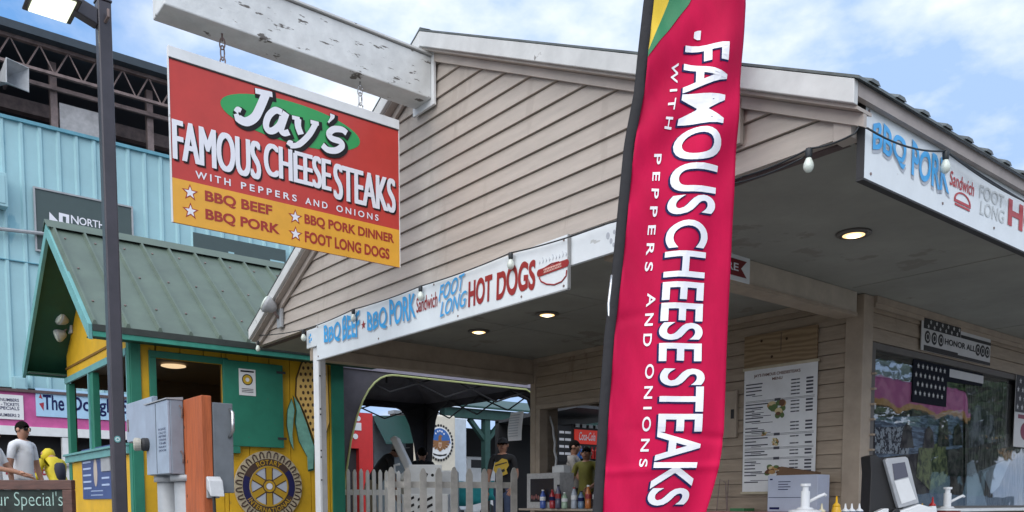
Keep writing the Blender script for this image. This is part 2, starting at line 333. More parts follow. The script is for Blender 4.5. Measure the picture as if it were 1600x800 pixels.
# old lettering board under the gable
FB = frame((-7.44, YG-.03, 2.57), (1, 0, 0), (0, -1, 0))
b = MB(); plate(b, FB, 0, 0, 4.02, .165, -.025, 0); fb = b.build('fascia_board', M_BANNER, stand, .003)
b = MB()
for (x, y) in ((.05, .08), (.075, .1), (.06, .045), (.09, .06)): plate(b, FB, x, y, x+.02, y+.025, 0, .002)
b.build('old_lettering', T_SKY, fb)
b = MB()
for (x, y, q) in ((3.90, .10, .02), (3.925, .065, .016), (3.95, .11, .013), (3.945, .04, .012)): poly(b, FB, ellipse(x, y, q*.7, q, 8), 0, .002)
b.build('old_lettering', T_GREYS, fb)
# left header beam and porch post
MB().box((-7.50, YG+.04, 2.575), (-7.41, 6.284, 2.747)).build('header', M_HUTTRIM, stand)
MB().box((-7.52, YG+.04, 2.478), (-7.385, 6.284, 2.574)).build('header_trim', M_HUTTRIM, stand, .003)
xa_ = onY(489, 560, YG-.005).x; xb_ = onY(497, 560, YG-.005).x; yb_ = onX(509, 600, xb_-.004).y
b = MB(); b.box((xa_+.004, YG+.02, 0), (xb_-.004, yb_, 2.747)); po = b.build('porch_post', mat('post_shaded_side', (.42, .42, .42), .6, var=.1), stand)  # side greyer than the white front, its shade painted into the colour
b = MB(); b.box((xa_, YG-.005, 0), (xb_, YG+.0195, 2.57)); fbx = b.build('post_face', M_WHITE, po, .003)
b = MB()
for zz in (2.3, 2.0, 1.95, 1.62, 1.56, 1.35): b.box((xb_+.0005, YG+.004, zz), (xb_+.003, YG+.016, zz+.014))
b.build('screw', M_DARK, po)
# porch beam on the right
MB().box((-3.63, YG+.04, 2.59), (-3.49, 6.2, 2.747)).build('porch_beam', mat('beam_tan', (.45, .40, .33), .6, var=.1), stand, .004)
MB().box((-3.64, YG+.04, 2.565), (-3.482, 6.2, 2.589)).build('beam_trim', M_HUTTRIM, stand)
# hut walls
YW = 6.31; XR = -3.5; XL = -7.41
def clap_y(mb, x0, x1, y, z0, z1, d=1):     # boards on a wall facing -Y
    z = z0
    while z < z1-.005:
        t = min(z+.112, z1); mb.hexa([(x0, y-.016, z+.007), (x1, y-.016, z+.007), (x1, y+.02, z+.007), (x0, y+.02, z+.007)], [(x0, y-.003, t+.003), (x1, y-.003, t+.003), (x1, y+.02, t+.003), (x0, y+.02, t+.003)]); z = t
def clap_x(mb, y0, y1, x, z0, z1):          # boards on a wall facing +X
    z = z0
    while z < z1-.005:
        t = min(z+.112, z1); mb.hexa([(x+.016, y0, z+.007), (x+.016, y1, z+.007), (x-.02, y1, z+.007), (x-.02, y0, z+.007)], [(x+.003, y0, t+.003), (x+.003, y1, t+.003), (x-.02, y1, t+.003), (x-.02, y0, t+.003)]); z = t
WX0, WX1, WZ0, WZ1 = -7.27, -5.55, 1.10, 2.185
b = MB()
clap_y(b, XL+.05, -3.62, YW, .0, WZ0-.02); clap_y(b, XL+.05, WX0-.07, YW, WZ0-.02, WZ1+.02); clap_y(b, WX1+.07, -3.62, YW, WZ0-.02, WZ1+.02); clap_y(b, XL+.05, -3.62, YW, WZ1+.02, 2.72)
for (x0, x1, z0, z1) in ((XL, XR, 0, WZ0-.02), (XL, WX0-.06, WZ0-.02, WZ1+.02), (WX1+.06, XR, WZ0-.02, WZ1+.02), (XL, XR, WZ1+.02, 2.74)): b.box((x0+.03, YW+.021, z0), (x1-.03, YW+.07, z1))
b.build('front_wall', M_HUT, stand)
b = MB(); VY0, VY1, VZ0, VZ1 = 6.46, 10.3, 1.10, 2.37
clap_x(b, 6.43, 12, XR, 0, VZ0-.03); clap_x(b, 6.43, 12, XR, VZ1+.03, 2.70); clap_x(b, VY1+.06, 12, XR, VZ0-.03, VZ1+.03)
for (y0, y1, z0, z1) in ((YW+.08, 12, 0, VZ0-.03), (YW+.08, 12, VZ1+.03, 2.74), (VY1+.06, 12, VZ0-.03, VZ1+.03)): b.box((XR-.07, y0, z0), (XR-.021, y1, z1))
b.build('side_wall', M_HUT, stand)
b = MB()
for (y0, y1, z0, z1) in ((YW+.08, 12, 0, 1.1), (YW+.08, 12, 2.3, 2.74), (YW+.08, 6.62, 1.1, 2.3), (10.0, 12, 1.1, 2.3)): b.box((XL, y0, z0), (XL+.06, y1, z1))
b.build('side_wall', M_HUT, stand)
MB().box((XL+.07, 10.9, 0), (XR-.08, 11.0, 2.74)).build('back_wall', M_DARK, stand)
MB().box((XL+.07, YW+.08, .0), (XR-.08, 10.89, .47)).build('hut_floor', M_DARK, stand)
b = MB(); b.box((XL-.03, YW-.025, 0), (XL+.055, YW+.1, 2.745)); b.build('corner_trim', M_HUTTRIM, stand, .003)
b = MB(); b.box((-3.625, YW-.03, 0), (-3.475, YW+.115, 2.744)); b.build('corner_column', M_HUTTRIM, stand, .004)
b = MB(); b.box((XL+.06, YW-.05, 2.70), (-3.64, YW-.018, 2.745)); b.build('crown_trim', M_HUTTRIM, stand)
b = MB(); b.box((-3.482, 6.43, 2.695), (-3.45, 12, 2.745)); b.box((-3.482, 6.43, 2.66), (-3.462, 12, 2.694)); b.build('crown_trim', M_HUTTRIM, stand)
b = MB(); b.box((WX0-.075, YW-.03, WZ0-.02), (WX0, YW+.09, WZ1)); b.box((WX1, YW-.03, WZ0-.02), (WX1+.075, YW+.09, WZ1)); b.box((WX0-.075, YW-.03, WZ1+.001), (WX1+.075, YW+.09, WZ1+.05)); b.build('serving_window_frame', M_HUTTRIM, stand, .003)
MB().box((XL+.06, YW-.27, 1.062), (WX1+.2, YW+.1, 1.085)).build('serving_shelf', mat('shelf_wood', (.42, .36, .3), .6), stand, .003)
b = MB(); b.box((-5.30, YW-.34, 1.05), (-3.64, YW-.02, 1.075)); b.build('serving_shelf', mat('shelf_pink', (.40, .17, .16), .6), stand, .003)
# big side window
b = MB(); b.box((XR-.04, VY0-.03, VZ0-.03), (XR+.02, VY0+.025, VZ1+.03)); b.box((XR-.04, VY0+.026, VZ1-.02), (XR+.02, VY1, VZ1+.029)); b.box((XR-.04, VY0+.026, VZ0-.03), (XR+.02, VY1, VZ0+.02)); b.box((XR-.04, VY1, VZ0-.03), (XR+.02, VY1+.05, VZ1+.03))
win = b.build('side_window', mat('window_frame', (.12, .11, .10), .5), stand)
b = MB(); b.box((XR-.012, VY0+.026, VZ0+.02), (XR-.006, VY1, VZ1-.02)); b.build('pane', M_GLASS, win)
MB().box((-3.47, 6.45, 1.075), (-3.10, 11, 1.10)).build('side_counter', M_WHITE, stand, .004)
# slats of the open shutter stack beside the window
b = MB()
for i in range(9): b.box((-3.476, 6.41, 1.2+i*.118), (-3.44, 6.44, 1.215+i*.118))
b.build('hinge_strip', M_HUTTRIM, stand)
# gable vent frame right of the flag
b = MB(); x0 = -2.63
b.box((x0-.5, YG-.05, 2.89), (x0-.46, YG-.021, 3.1)); b.box((x0-.04, YG-.05, 2.89), (x0, YG-.021, 3.1)); b.box((x0-.459, YG-.05, 2.89), (x0-.041, YG-.021, 2.925)); b.box((x0-.459, YG-.05, 3.065), (x0-.041, YG-.021, 3.1))
gv = b.build('gable_vent', M_TAN, stand, .003)
b = MB()
for i in range(5): b.box((x0-.455, YG-.04, 2.93+i*.027), (x0-.045, YG-.025, 2.945+i*.027))
b.build('louvre', M_BROWN, gv)
# drink stall beyond the stand, seen through its two open windows
XD = -10.4
def dy(px_): return onX(px_, 690, XD).y
def dz(py_): return onX(915, py_, XD).z
dst = thing('drink_stall', 'dark drink stall beyond the stand, seen through its serving window', 'stall', (XD-.8, dy(915), .45))
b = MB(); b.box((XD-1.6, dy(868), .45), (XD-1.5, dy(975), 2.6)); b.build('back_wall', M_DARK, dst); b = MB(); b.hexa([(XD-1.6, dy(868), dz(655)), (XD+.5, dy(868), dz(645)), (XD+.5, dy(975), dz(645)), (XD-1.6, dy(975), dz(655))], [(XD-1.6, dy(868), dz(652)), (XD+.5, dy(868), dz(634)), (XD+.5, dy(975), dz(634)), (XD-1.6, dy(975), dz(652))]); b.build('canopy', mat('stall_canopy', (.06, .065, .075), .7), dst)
inn = thing('drink_cooler', 'black drink cooler with a lit red header seen through the serving window', 'cooler', (XD-.3, dy(920), .45))
b = MB(); b.box((XD-.7, dy(894), .45), (XD, dy(952), dz(664))); b.build('cabinet', M_BLACK, inn, .01)
b = MB(); b.box((XD+.001, dy(897), dz(694)), (XD+.015, dy(948), dz(672))); b.build('header', flat('cooler_red', (.5, .03, .02), .4, emit=((1, .06, .03), .10)), inn)
FC = frame((XD+.016, dy(897), dz(694)), (0, 1, 0), (1, 0, 0)); hw_ = dy(948)-dy(897); hh_ = dz(672)-dz(694); b = MB(); text(b, 'Coca-Cola', FC, hw_*.12, hh_*.25, hw_*.62, hh_*.85, .02, .3); b.build('lettering', T_WHITE, inn)
b = MB()
for k in range(5): plate(b, FC, hw_*(.02+k*.2), hh_*1.15, hw_*(.13+k*.2), hh_*1.4, 0, .01)
b.build('price_tag', T_FADED, inn)
b = MB(); rb = random.Random(3)
for r_ in range(3):
    for k in range(9): b.lathe((XD+.04, dy(898)+k*hw_*.11+.03, dz(705+r_*24+12)), [(.035, 0), (.035, .13), (.012, .17), (.012, .2)], 6, mi=rb.randrange(4))
b.build('bottle_rows', [flat('bt_red', (.4, .03, .03), .3), flat('bt_blue', (.05, .15, .45), .3), flat('bt_clear', (.5, .55, .58), .2), flat('bt_green', (.08, .3, .1), .3)], inn)
mb_ = thing('wall_menu', 'small dark menu panel with white price rows, left of the drink cooler', 'menu', (XD, dy(880), dz(700)))
FM = frame((XD+.02, dy(871), dz(722)), (0, 1, 0), (1, 0, 0)); mw = dy(892)-dy(871); mh = dz(668)-dz(722); b = MB(); plate(b, FM, 0, 0, mw, mh, -.02, 0); b.build('board', M_BLACK, mb_)
b = MB()
for i in range(4): plate(b, FM, mw*.08, mh*(.18+i*.2), mw*.42, mh*(.25+i*.2), 0, .004); plate(b, FM, mw*.5, mh*(.18+i*.2), mw*.92, mh*(.25+i*.2), 0, .004)
b.build('price_rows', T_WHITE, mb_)
hc_ = thing('twisted_cable', 'twisted white cord hanging inside the serving window', 'cord', onY(858, 645, 6.5)); b = MB(); b.tube([onY(x, y, 6.5+.01*(i % 2)) for i, (x, y) in enumerate(((856, 640), (860, 655), (864, 668), (865, 682), (867, 692), (866, 705), (869, 716), (868, 730), (867, 742)))], .013, 7); b.build('strand', M_WHITE, hc_, smooth=True); b = MB(); b.lathe(onY(856, 640, 6.5), [(.03, -.02), (.03, .02)], 8); b.build('hook', M_STEEL, hc_)
nb = thing('napkin_holder', 'small white napkin holder on top of the pale grey display box', 'napkin holder', onY(876, 738, 6.2)); a_ = onY(868, 739, 6.2); c_ = onY(886, 728, 6.2); b = MB(); b.box((a_.x, 6.15, a_.z-.003), (c_.x, 6.25, c_.z)); b.build('case', M_WHITE, nb, .004); b = MB(); b.box((a_.x+.02, 6.17, c_.z+.0005), (c_.x-.02, 6.23, c_.z+.012)); b.build('napkins', M_PAPER, nb)

# ================================================================== HANGING SIGN
SX = -5.40; s0, s1, sz0, sz1 = 1.735, 3.325, 2.84, 3.86
hs = thing('hanging_sign', 'red and yellow hanging sign for cheese steaks below the white wooden arm', 'sign', (SX, 2.53, sz0))
FS = frame((SX, s0, sz0), (0, 1, 0), (1, 0, 0)); SW = s1-s0; SH = sz1-sz0
b = MB(); plate(b, FS, 0, 0, SW, SH-.062, -.012, 0); bd = b.build('sign_board', T_RED, hs)
b = MB(); plate(b, FS, .0, 0, SW, .262, .0005, .0022); b.build('yellow_panel', T_YEL, hs)
b = MB(); plate(b, FS, -.004, SH-.061, SW+.004, SH+.004, -.02, .009); b.build('top_rail', M_WHITE, hs, .002)
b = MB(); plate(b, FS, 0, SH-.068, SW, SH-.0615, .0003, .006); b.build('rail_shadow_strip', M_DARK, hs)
b = MB(); plate(b, FS, -.006, 0, -.0005, SH-.063, -.014, .004); plate(b, FS, SW+.0005, 0, SW+.006, SH-.063, -.014, .004); b.build('side_edge', M_WHITE, hs)
def sp(px_, py_): q = onX(px_, py_, SX); return (q.y-s0, q.z-sz0)
def z3(x, y): return sp(240+x/2.1625, 60+y/2.1625)
oc_ = z3(460, 283); ol = z3(225, 214); orr = z3(697, 346); ot = z3(460, 212); ob_ = z3(460, 352); ohalf = (ot[1]-ob_[1])/2; osl = (orr[1]-ol[1])/(orr[0]-ol[0])
b = MB(); poly(b, FS, [(x, y+(x-(ol[0]+orr[0])/2)*osl) for x, y in ellipse((ol[0]+orr[0])/2, oc_[1], (orr[0]-ol[0])/2, ohalf, 44)], .0005, .0022); b.build('green_oval', T_GRN, hs)
def jays(mb, grow, lift):
    # bold italic script-like letters drawn as strokes: J a y ' s (coordinates measured on the sign's plane)
    lv = [0.0]
    def st(pts, wd):
        P_ = [Vector((*z3(*p), 0)) for p in pts]; L = []; R_ = []
        for i, p in enumerate(P_):
            d = (P_[min(i+1, len(P_)-1)]-P_[max(i-1, 0)]).normalized(); nn = Vector((-d.y, d.x, 0)); ww = (wd[i] if isinstance(wd, (list, tuple)) else wd)/485+grow
            L.append(p+nn*ww); R_.append(p-nn*ww)
        d0 = (P_[1]-P_[0]).normalized()*grow; d1 = (P_[-1]-P_[-2]).normalized()*grow
        L[0] -= d0; R_[0] -= d0; L[-1] += d1; R_[-1] += d1
        for i in range(len(P_)-1):
            lv[0] += .00002; mb.add([fpt(FS, v.x, v.y, lift+lv[0]) for v in (L[i], L[i+1], R_[i+1], R_[i])], [(0, 1, 2, 3)])
    def cv(pts, n=6):       # Catmull-Rom through the points
        o = []; Q = [pts[0]]+list(pts)+[pts[-1]]
        for i in range(1, len(Q)-2):
            for k in range(n):
                t = k/n; o.append(tuple(.5*((2*Q[i][c])+(-Q[i-1][c]+Q[i+1][c])*t+(2*Q[i-1][c]-5*Q[i][c]+4*Q[i+1][c]-Q[i+2][c])*t*t+(-Q[i-1][c]+3*Q[i][c]-3*Q[i+1][c]+Q[i+2][c])*t**3) for c in (0, 1)))
        return o+[pts[-1]]
    # J
    st([(342, 178), (400, 191)], 8); st(cv([(379, 186), (358, 236), (340, 268), (312, 283), (286, 272), (277, 256)]), [13]*20+[13]*6+[10, 9, 8, 8, 8]); st(cv([(276, 250), (284, 240), (294, 246)]), 7)
    # a
    st(cv([(432, 252), (410, 244), (388, 262), (378, 292), (386, 312), (404, 312), (424, 294), (434, 268)]), 10); st(cv([(446, 252), (434, 286), (428, 310), (438, 322), (456, 318)]), [11]*14+[9]*11)
    # y
    st([(466, 268), (492, 274)], 6); st(cv([(486, 272), (486, 298), (496, 326)]), 11); st(cv([(546, 288), (530, 318), (508, 344), (484, 362), (458, 364)]), [9]*18+[8]*7); st([(528, 283), (556, 290)], 6); st(cv([(452, 362), (458, 352), (468, 356)]), 6)
    # apostrophe
    st(cv([(602, 258), (600, 270), (588, 286)]), [8]*5+[7, 6, 5, 4, 4, 3, 3, 3])
    # s
    st(cv([(650, 322), (634, 310), (606, 309), (590, 324), (600, 340), (628, 350), (634, 366), (614, 380), (586, 378), (568, 362)]), 10)
b = MB(); jays(b, .014, .004); b.map(lambda p: p+FS[1]*.012-FS[2]*.01); b.build('script_outline', T_BLACK, hs)
b = MB(); jays(b, 0, .0065); b.build('script_lettering', T_WHITE, hs)
def famous(mb, grow, lift, dx=0, dy=0):
    for wd, a_, c_ in (('FAMOUS', (66, 408), (358, 352)), ('CHEESE', (374, 462), (596, 412)), ('STEAKS', (609, 542), (814, 478))):
        p = z3(*a_); q = z3(*c_)
        for k, o_ in enumerate((-.0095, -.0045, .0005, .0055)): text(mb, wd, FS, p[0]+dx+o_+.005, p[1]+dy, q[0]+dx+o_-.002, q[1]+dy, .0, lift=lift+k*.0003)
b = MB(); famous(b, .005, .004, .011, -.010); b.build('lettering_outline', T_BLACK, hs)
b = MB(); famous(b, 0, .0065); b.build('lettering', T_WHITE, hs)
b = MB()
for wd, x0, x1 in (('WITH', z3(128, 0)[0], z3(248, 0)[0]), ('PEPPERS', z3(283, 0)[0], z3(473, 0)[0]), ('AND', z3(502, 0)[0], z3(578, 0)[0]), ('ONIONS', z3(608, 0)[0], z3(752, 0)[0])): text(b, wd, FS, x0, .290, x1, .333, .02, lift=.004, spacing=1.5)
b.build('lettering', T_WHITE, hs)
b = MB()
for wd, x0, x1, y in (('BBQ BEEF', .195, .63, .155), ('BBQ PORK', .195, .68, .045), ('BBQ PORK DINNER', .855, 1.545, .150), ('FOOT LONG DOGS', .855, 1.505, .040)): text(b, wd, FS, x0, y, x1, y+.075, .034, lift=.004)
b.build('lettering', flat('letter_maroon', (.36, .03, .02), .4), hs)
b = MB(); b2 = MB()
for x, y in ((.105, .195), (.105, .085), (.79, .19), (.79, .08)):
    poly(b, FS, star(x, y, .052), .0026, .0034); poly(b2, FS, star(x, y, .036), .0036, .0046)
b.build('star_outline', flat('letter_maroon', (.36, .03, .02)), hs); b2.build('star', T_WHITE, hs)
for k, yy in enumerate((2.067, 3.028)):
    b = MB()
    zz = sz1+.0
    for i, (za, zb, rot) in enumerate(((4.02, 3.95, 0), (3.975, 3.885, 1), (3.905, 3.85, 0))):
        L = []
        for q in range(17):
            t = 2*math.pi*q/16; u = .012*math.cos(t); v = (za-zb)/2*math.sin(t); L.append((SX-.01+(u if rot == 0 else 0), yy+(u if rot else 0)+(.012*math.cos(t) if rot == 0 else 0), (za+zb)/2+v))
        b.tube(L, .0045, 6)
    b.tube([(SX-.01, yy, 4.045), (SX-.01, yy, 4.0)], .006, 6)
    b.build('hanger_chain', M_CHROME if k else M_STEEL, hs, smooth=True)

# ================================================================== LEFT BANNER
BX0, BX1, BZ0, BZ1 = -7.185, -3.853, 2.432, 2.749
lb = thing('banner_sign', 'long white board reading bbq beef, bbq pork and hot dogs, under the gable siding', 'sign', (-5.5, YG-.06, BZ0))
FL = frame((BX0, YG-.055, BZ0), (1, 0, 0), (0, -1, 0)); LW = BX1-BX0; LH = BZ1-BZ0
b = MB(); plate(b, FL, 0, 0, LW, LH, -.018, 0); b.build('board', M_BANNER, lb, .002)
b = MB(); plate(b, FL, -.002, -.008, LW+.002, -.001, -.02, .002); plate(b, FL, LW+.0005, 0, LW+.008, LH, -.02, .002); b.build('edge_strip', flat('galv', (.3, .31, .31), .5), lb)
def lx(px_, y=480):   # photo column -> distance along the board
    return onY(px_, y, YG-.055).x-BX0
def comic(seed, amp):
    rr = random.Random(seed); ph = rr.random()*6
    return lambda a, bb: (a, bb*(1+amp*math.sin(a*9+ph))+amp*.6*math.sin(a*14+ph))
def blue_words(mb, grow, lift, dx=0, dy=0):
    text(mb, 'BBQ', FL, lx(506)+dx, .10+dy, lx(532)+dx, .265+dy, .02, lift=lift, grow=grow, warp=comic(1, .08))
    text(mb, 'BEEF', FL, lx(535)+dx, .10+dy, lx(562)+dx, .29+dy, .02, lift=lift, grow=grow, warp=comic(2, .08))
    text(mb, 'BBQ', FL, lx(574)+dx, .085+dy, lx(605)+dx, .255+dy, .02, lift=lift, grow=grow, warp=comic(3, .08))
    text(mb, 'PORK', FL, lx(609)+dx, .10+dy, lx(650)+dx, .285+dy, .02, lift=lift, grow=grow, warp=comic(4, .08))
    text(mb, 'FOOT', FL, lx(686)+dx, .165+dy, lx(727)+dx, .275+dy, 0.008, .35, lift=lift, grow=grow, slope=.03)
    text(mb, 'LONG', FL, lx(688)+dx, .05+dy, lx(730)+dx, .155+dy, 0.008, .35, lift=lift, grow=grow, slope=.03)
b = MB(); blue_words(b, .018, .002, .008, -.010); b.build('letter_shadow', T_GREYS, lb)
b = MB(); blue_words(b, 0, .0045); b.build('lettering', T_SKY, lb)
b = MB(); text(b, 'Sandwich', FL, lx(651), .135, lx(684), .245, .01, .1, lift=.004); text(b, 'HOT', FL, lx(732), .06, lx(770), .235, .035, .08, lift=.004, slope=.0)
text(b, 'DOGS', FL, lx(776), .055, lx(837), .245, .035, .08, lift=.004, warp=comic(5, .06)); b.build('lettering', T_DRED, lb); b = MB(); poly(b, FL, star(lx(568), .175, .035), .001, .004); b.build('star', T_DRED, lb)
def bp(px_, py_): q = onY(px_, py_, YG-.055); return Vector((q.x-BX0, q.z-BZ0))
hx0, hx1 = lx(838), lx(889)
b = MB(); bun = [bp(x, y) for x, y in ((843, 434), (846, 440), (854, 444), (866, 445), (878, 440), (885, 431), (886, 422))]
b.tube([fpt(FL, p.x, p.y, .002) for p in bun], .005, 5); b.tube([fpt(FL, p.x, p.y, .002) for p in (bp(849, 420), bp(862, 412), bp(874, 409))], .004, 5); b.build('bun_outline', T_DRED, lb)
q0 = bp(843, 427); q1 = bp(886, 411); dq = (q1-q0).normalized(); nq = Vector((-dq.y, dq.x)); pts = []; b = MB()
for t in range(9): a = math.radians(90+180*t/8); pts.append(q0+dq*(.02*math.cos(a))+nq*(.022*math.sin(a)))
for t in range(9): a = math.radians(-90+180*t/8); pts.append(q1+dq*(.02*math.cos(a))+nq*(.022*math.sin(a)))
poly(b, FL, [tuple(p) for p in pts], .003, .005); b.build('sausage_outline', T_DRED, lb)
b = MB(); q0b = q0+dq*.045; q1b = q1-dq*.045
poly(b, FL, [tuple(q0b-nq*.012), tuple(q1b-nq*.012), tuple(q1b+nq*.013), tuple(q0b+nq*.013)], .0055, .0062); b.build('sausage_fill', flat('sausage', (.62, .35, .30), .5), lb)
b = MB(); k = 14; zz = []
for i in range(k): 
    p = q0b.lerp(q1b, i/(k-1))+nq*(.006 if i % 2 else -.006); zz.append(fpt(FL, p.x, p.y, .0068))
b.tube(zz, .0022, 4); b.build('mustard_line', T_DRED, lb)
b = MB()
for i in range(9):
    p = bp(843+i*5.2, 413-i*1.6); u = .022+.012*(i % 3 == 1); b.tube([fpt(FL, p.x, p.y, .002), fpt(FL, p.x+.006, p.y+u*.5, .002), fpt(FL, p.x, p.y+u, .002)], .0026, 4)
b.build('steam_marks', T_GREYS, lb)
b = MB()
for x, y in ((.03, .29), (.03, .03), (1.1, .03), (2.2, .025), (2.9, .03), (3.3, .02), (3.3, .29), (1.9, .3)): poly(b, FL, ellipse(x, y, .008, .008, 8), 0, .003)
b.build('screw', M_STEEL, lb)

# ================================================================== RIGHT BANNER
rbn = thing('banner_sign', 'white painted board reading bbq pork and hot dogs with faded letters, under the right eave', 'sign', (-2.04, 5.5, 2.57))
FR = frame((-2.028, 3.625, 2.572), (0, 1, 0), (1, 0, 0)); RW = 3.9; RH = .322
b = MB(); plate(b, FR, 0, 0, RW, RH, -.03, 0); b.build('board', M_BANNER, rbn, .002)
b = MB(); plate(b, FR, -.006, -.01, RW, -.001, -.032, .003); plate(b, FR, -.006, 0, -.0005, RH, -.032, .003); b.build('edge_strip', M_DARK, rbn)
def ry(px_, y): return onX(px_, y, -2.028).y-3.625
def rwords(mb, grow, lift, dx=0, dy=0):
    text(mb, 'BBQ', FR, ry(1362, 235)+dx, .12+dy, ry(1414, 260)+dx, .262+dy, .025, lift=lift, grow=grow, warp=comic(6, .07))
    text(mb, 'PORK', FR, ry(1423, 265)+dx, .105+dy, ry(1482, 300)+dx, .258+dy, .025, lift=lift, grow=grow, warp=comic(7, .07))
b = MB(); rwords(b, .02, .002, .006, -.012); b.build('letter_shadow', T_GREYS, rbn)
b = MB(); rwords(b, 0, .0045); b.build('lettering', T_SKY, rbn)
b = MB(); text(b, 'Sandwich', FR, ry(1483, 295), .155, ry(1521, 305), .225, .012, .1, lift=.003, slope=.0); text(b, 'HOT DOGS', FR, ry(1574, 345), .10, 3.1, .245, .04, lift=.003)
b.build('lettering', flat('letter_red_fresh', (.42, .025, .03), .4), rbn); b = MB(); x0 = ry(1490, 320); x1 = ry(1516, 325)
ring(b, FR, (x0+x1)/2, .10, (x1-x0)*.42, (x1-x0)*.5, .001, .003, 0, math.pi, 16, sy=.5); plate(b, FR, x0, .088, x1, .102, .001, .003); plate(b, FR, x0+.01, .072, x1-.01, .082, .001, .003)
b.build('sandwich_drawing', flat('letter_red_fresh', (.42, .025, .03), .4), rbn)
b = MB(); text(b, 'FOOT', FR, ry(1529, 315), .165, ry(1568, 335), .235, .015, .1, lift=.0025, slope=.01); text(b, 'LONG', FR, ry(1530, 345), .085, ry(1568, 360), .155, .015, .1, lift=.0025, slope=.01); b.build('faded_lettering', T_FADED, rbn)
b = MB()
for x, y in ((.03, .29), (.06, .03), (.75, .05), (1.35, .05), (2.2, .05)): poly(b, FR, ellipse(x, y, .007, .007, 8), 0, .003)
b.build('screw', M_STEEL, rbn)

# ================================================================== red pennant board on the porch beam
pb = thing('pennant_sign', 'small white board with a maroon ribbon pennant on the porch beam by the flag', 'sign', (-3.47, 4.5, 2.6))
FP_ = frame((-3.478, 3.95, 2.585), (0, 1, 0), (1, 0, 0)); e1 = onX(1172, 410, -3.478).y-3.95
b = MB(); plate(b, FP_, 0, 0, e1, .165, -.009, 0); b.build('board', M_BANNER, pb, .002)
b = MB(); q = e1-.04; poly(b, FP_, [(0.02, .03), (q, .03), (q-.06, .083), (q, .135), (.02, .135)], .001, .004); b.build('ribbon', flat('maroon', (.16, .012, .015), .5), pb)
b = MB(); text(b, 'ORDER HERE', FP_, .06, .06, q-.09, .11, .02, lift=.006); b.build('lettering', T_WHITE, pb)

# ================================================================== FEATHER FLAG
FD = 3.95
def interp(tab, y):
    for (a, xa), (b_, xb) in zip(tab, tab[1:]):
        if y <= b_: return xa+(xb-xa)*(y-a)/(b_-a)
    (a, xa), (b_, xb) = tab[-2:]; return xa+(xb-xa)*(y-a)/(b_-a)
XLt = [(-200, 1062), (-130, 1045), (-60, 1032), (0, 1022), (89, 1012), (142, 1007), (226, 991), (330, 981), (415, 973), (525, 960), (650, 951), (795, 942), (900, 935)]
XRt = [(-200, 1085), (-170, 1130), (-130, 1155), (-60, 1166), (0, 1169), (105, 1163), (283, 1150), (415, 1143), (550, 1135), (680, 1129), (710, 1125), (740, 1119), (770, 1111), (800, 1102), (850, 1080), (870, 1062), (900, 1000)]
def flagpt(s, y, off=0):
    xl = interp(XLt, y); xr = interp(XRt, y); x = xl+(xr-xl)*s
    wv = .030*math.sin(s*5.5+y*.004)*min(1, s*2)+.012*math.sin(s*13+y*.011)*s+.012*math.sin(y*.013+s*2)*s + .012*math.sin((s*150+y*.8)*.06)*math.exp(-((y-150)/160)**2) + .010*math.exp(-((y-668-18*s)/7)**2)*s - .008*math.exp(-((y-738+10*s)/6)**2) + .007*math.sin((s*190-y*.55)*.11)*math.exp(-(s/.35)**2) + .006*math.exp(-((y-500+30*s)/9)**2)*(1-s)
    wv += .05*s*s*math.sin(y*.0055+1)
    return at(x, y, FD-off)+HF*wv
ff = thing('feather_flag', 'tall crimson feather flag with white cheese steak lettering in front of the stand', 'flag', at(950, 1150, FD))
M_FLAG = mat('flag_crimson', (.51, .007, .062), .7, var=.10, scale=4, bump=.35, bscale=11, stretch=(1, 1, .5), spec=.12); 
b = MB(); ny, ns = 260, 34
for j in range(ny+1):
    y = -200+1100*j/ny
    for i in range(ns+1): b.v.append(flagpt(i/ns, y))
for j in range(ny):
    for i in range(ns): a = j*(ns+1)+i; b.f.append((a, a+1, a+ns+2, a+ns+1)); b.mi.append(0)
fl = b.build('fabric', M_FLAG, ff, smooth=True); sm = fl.modifiers.new('solid', 'SOLIDIFY'); sm.thickness = .0012; sm.offset = 0
# sleeve: a flat black fabric tube round the pole
b = MB(); nv = 12
for j in range(70+1):
    y = -200+1210*j/70
    xl = interp(XLt, y); ww = 8.0; c = at(xl-ww, y, FD); half_ = RT*(ww*FD/1331)
    for k in range(nv):
        t = 2*math.pi*k/nv; b.v.append(c+half_*math.cos(t)+HF*(.011*math.sin(t)))
for j in range(70):
    for k in range(nv): b.f.append((j*nv+k, j*nv+(k+1) % nv, (j+1)*nv+(k+1) % nv, (j+1)*nv+k)); b.mi.append(0)
b.build('pole_sleeve', mat('sleeve_black', (.018, .018, .022), .8, var=.2, bump=.4, bscale=25), ff, smooth=True)
b = MB(); pts = [at(interp(XLt, y)-(15 if y < 500 else 8), y, FD-(.004 if y < 500 else 0)) for y in range(430, 1300, 45)]; pts[-1].z = .12; b.tube(pts, .007, 8); b.build('pole', M_CHROME, ff, smooth=True)
b = MB(); p = pts[-1]; b.tube([(p.x, p.y, 0), (p.x, p.y, .16)], .02, 10); b.obox((p.x-.3, p.y-.02, 0), (.6, 0, 0), (0, .04, 0), (0, 0, .02)); b.obox((p.x-.02, p.y-.3, .021), (.04, 0, 0), (0, .6, 0), (0, 0, .02)); b.build('base', M_STEEL, ff)
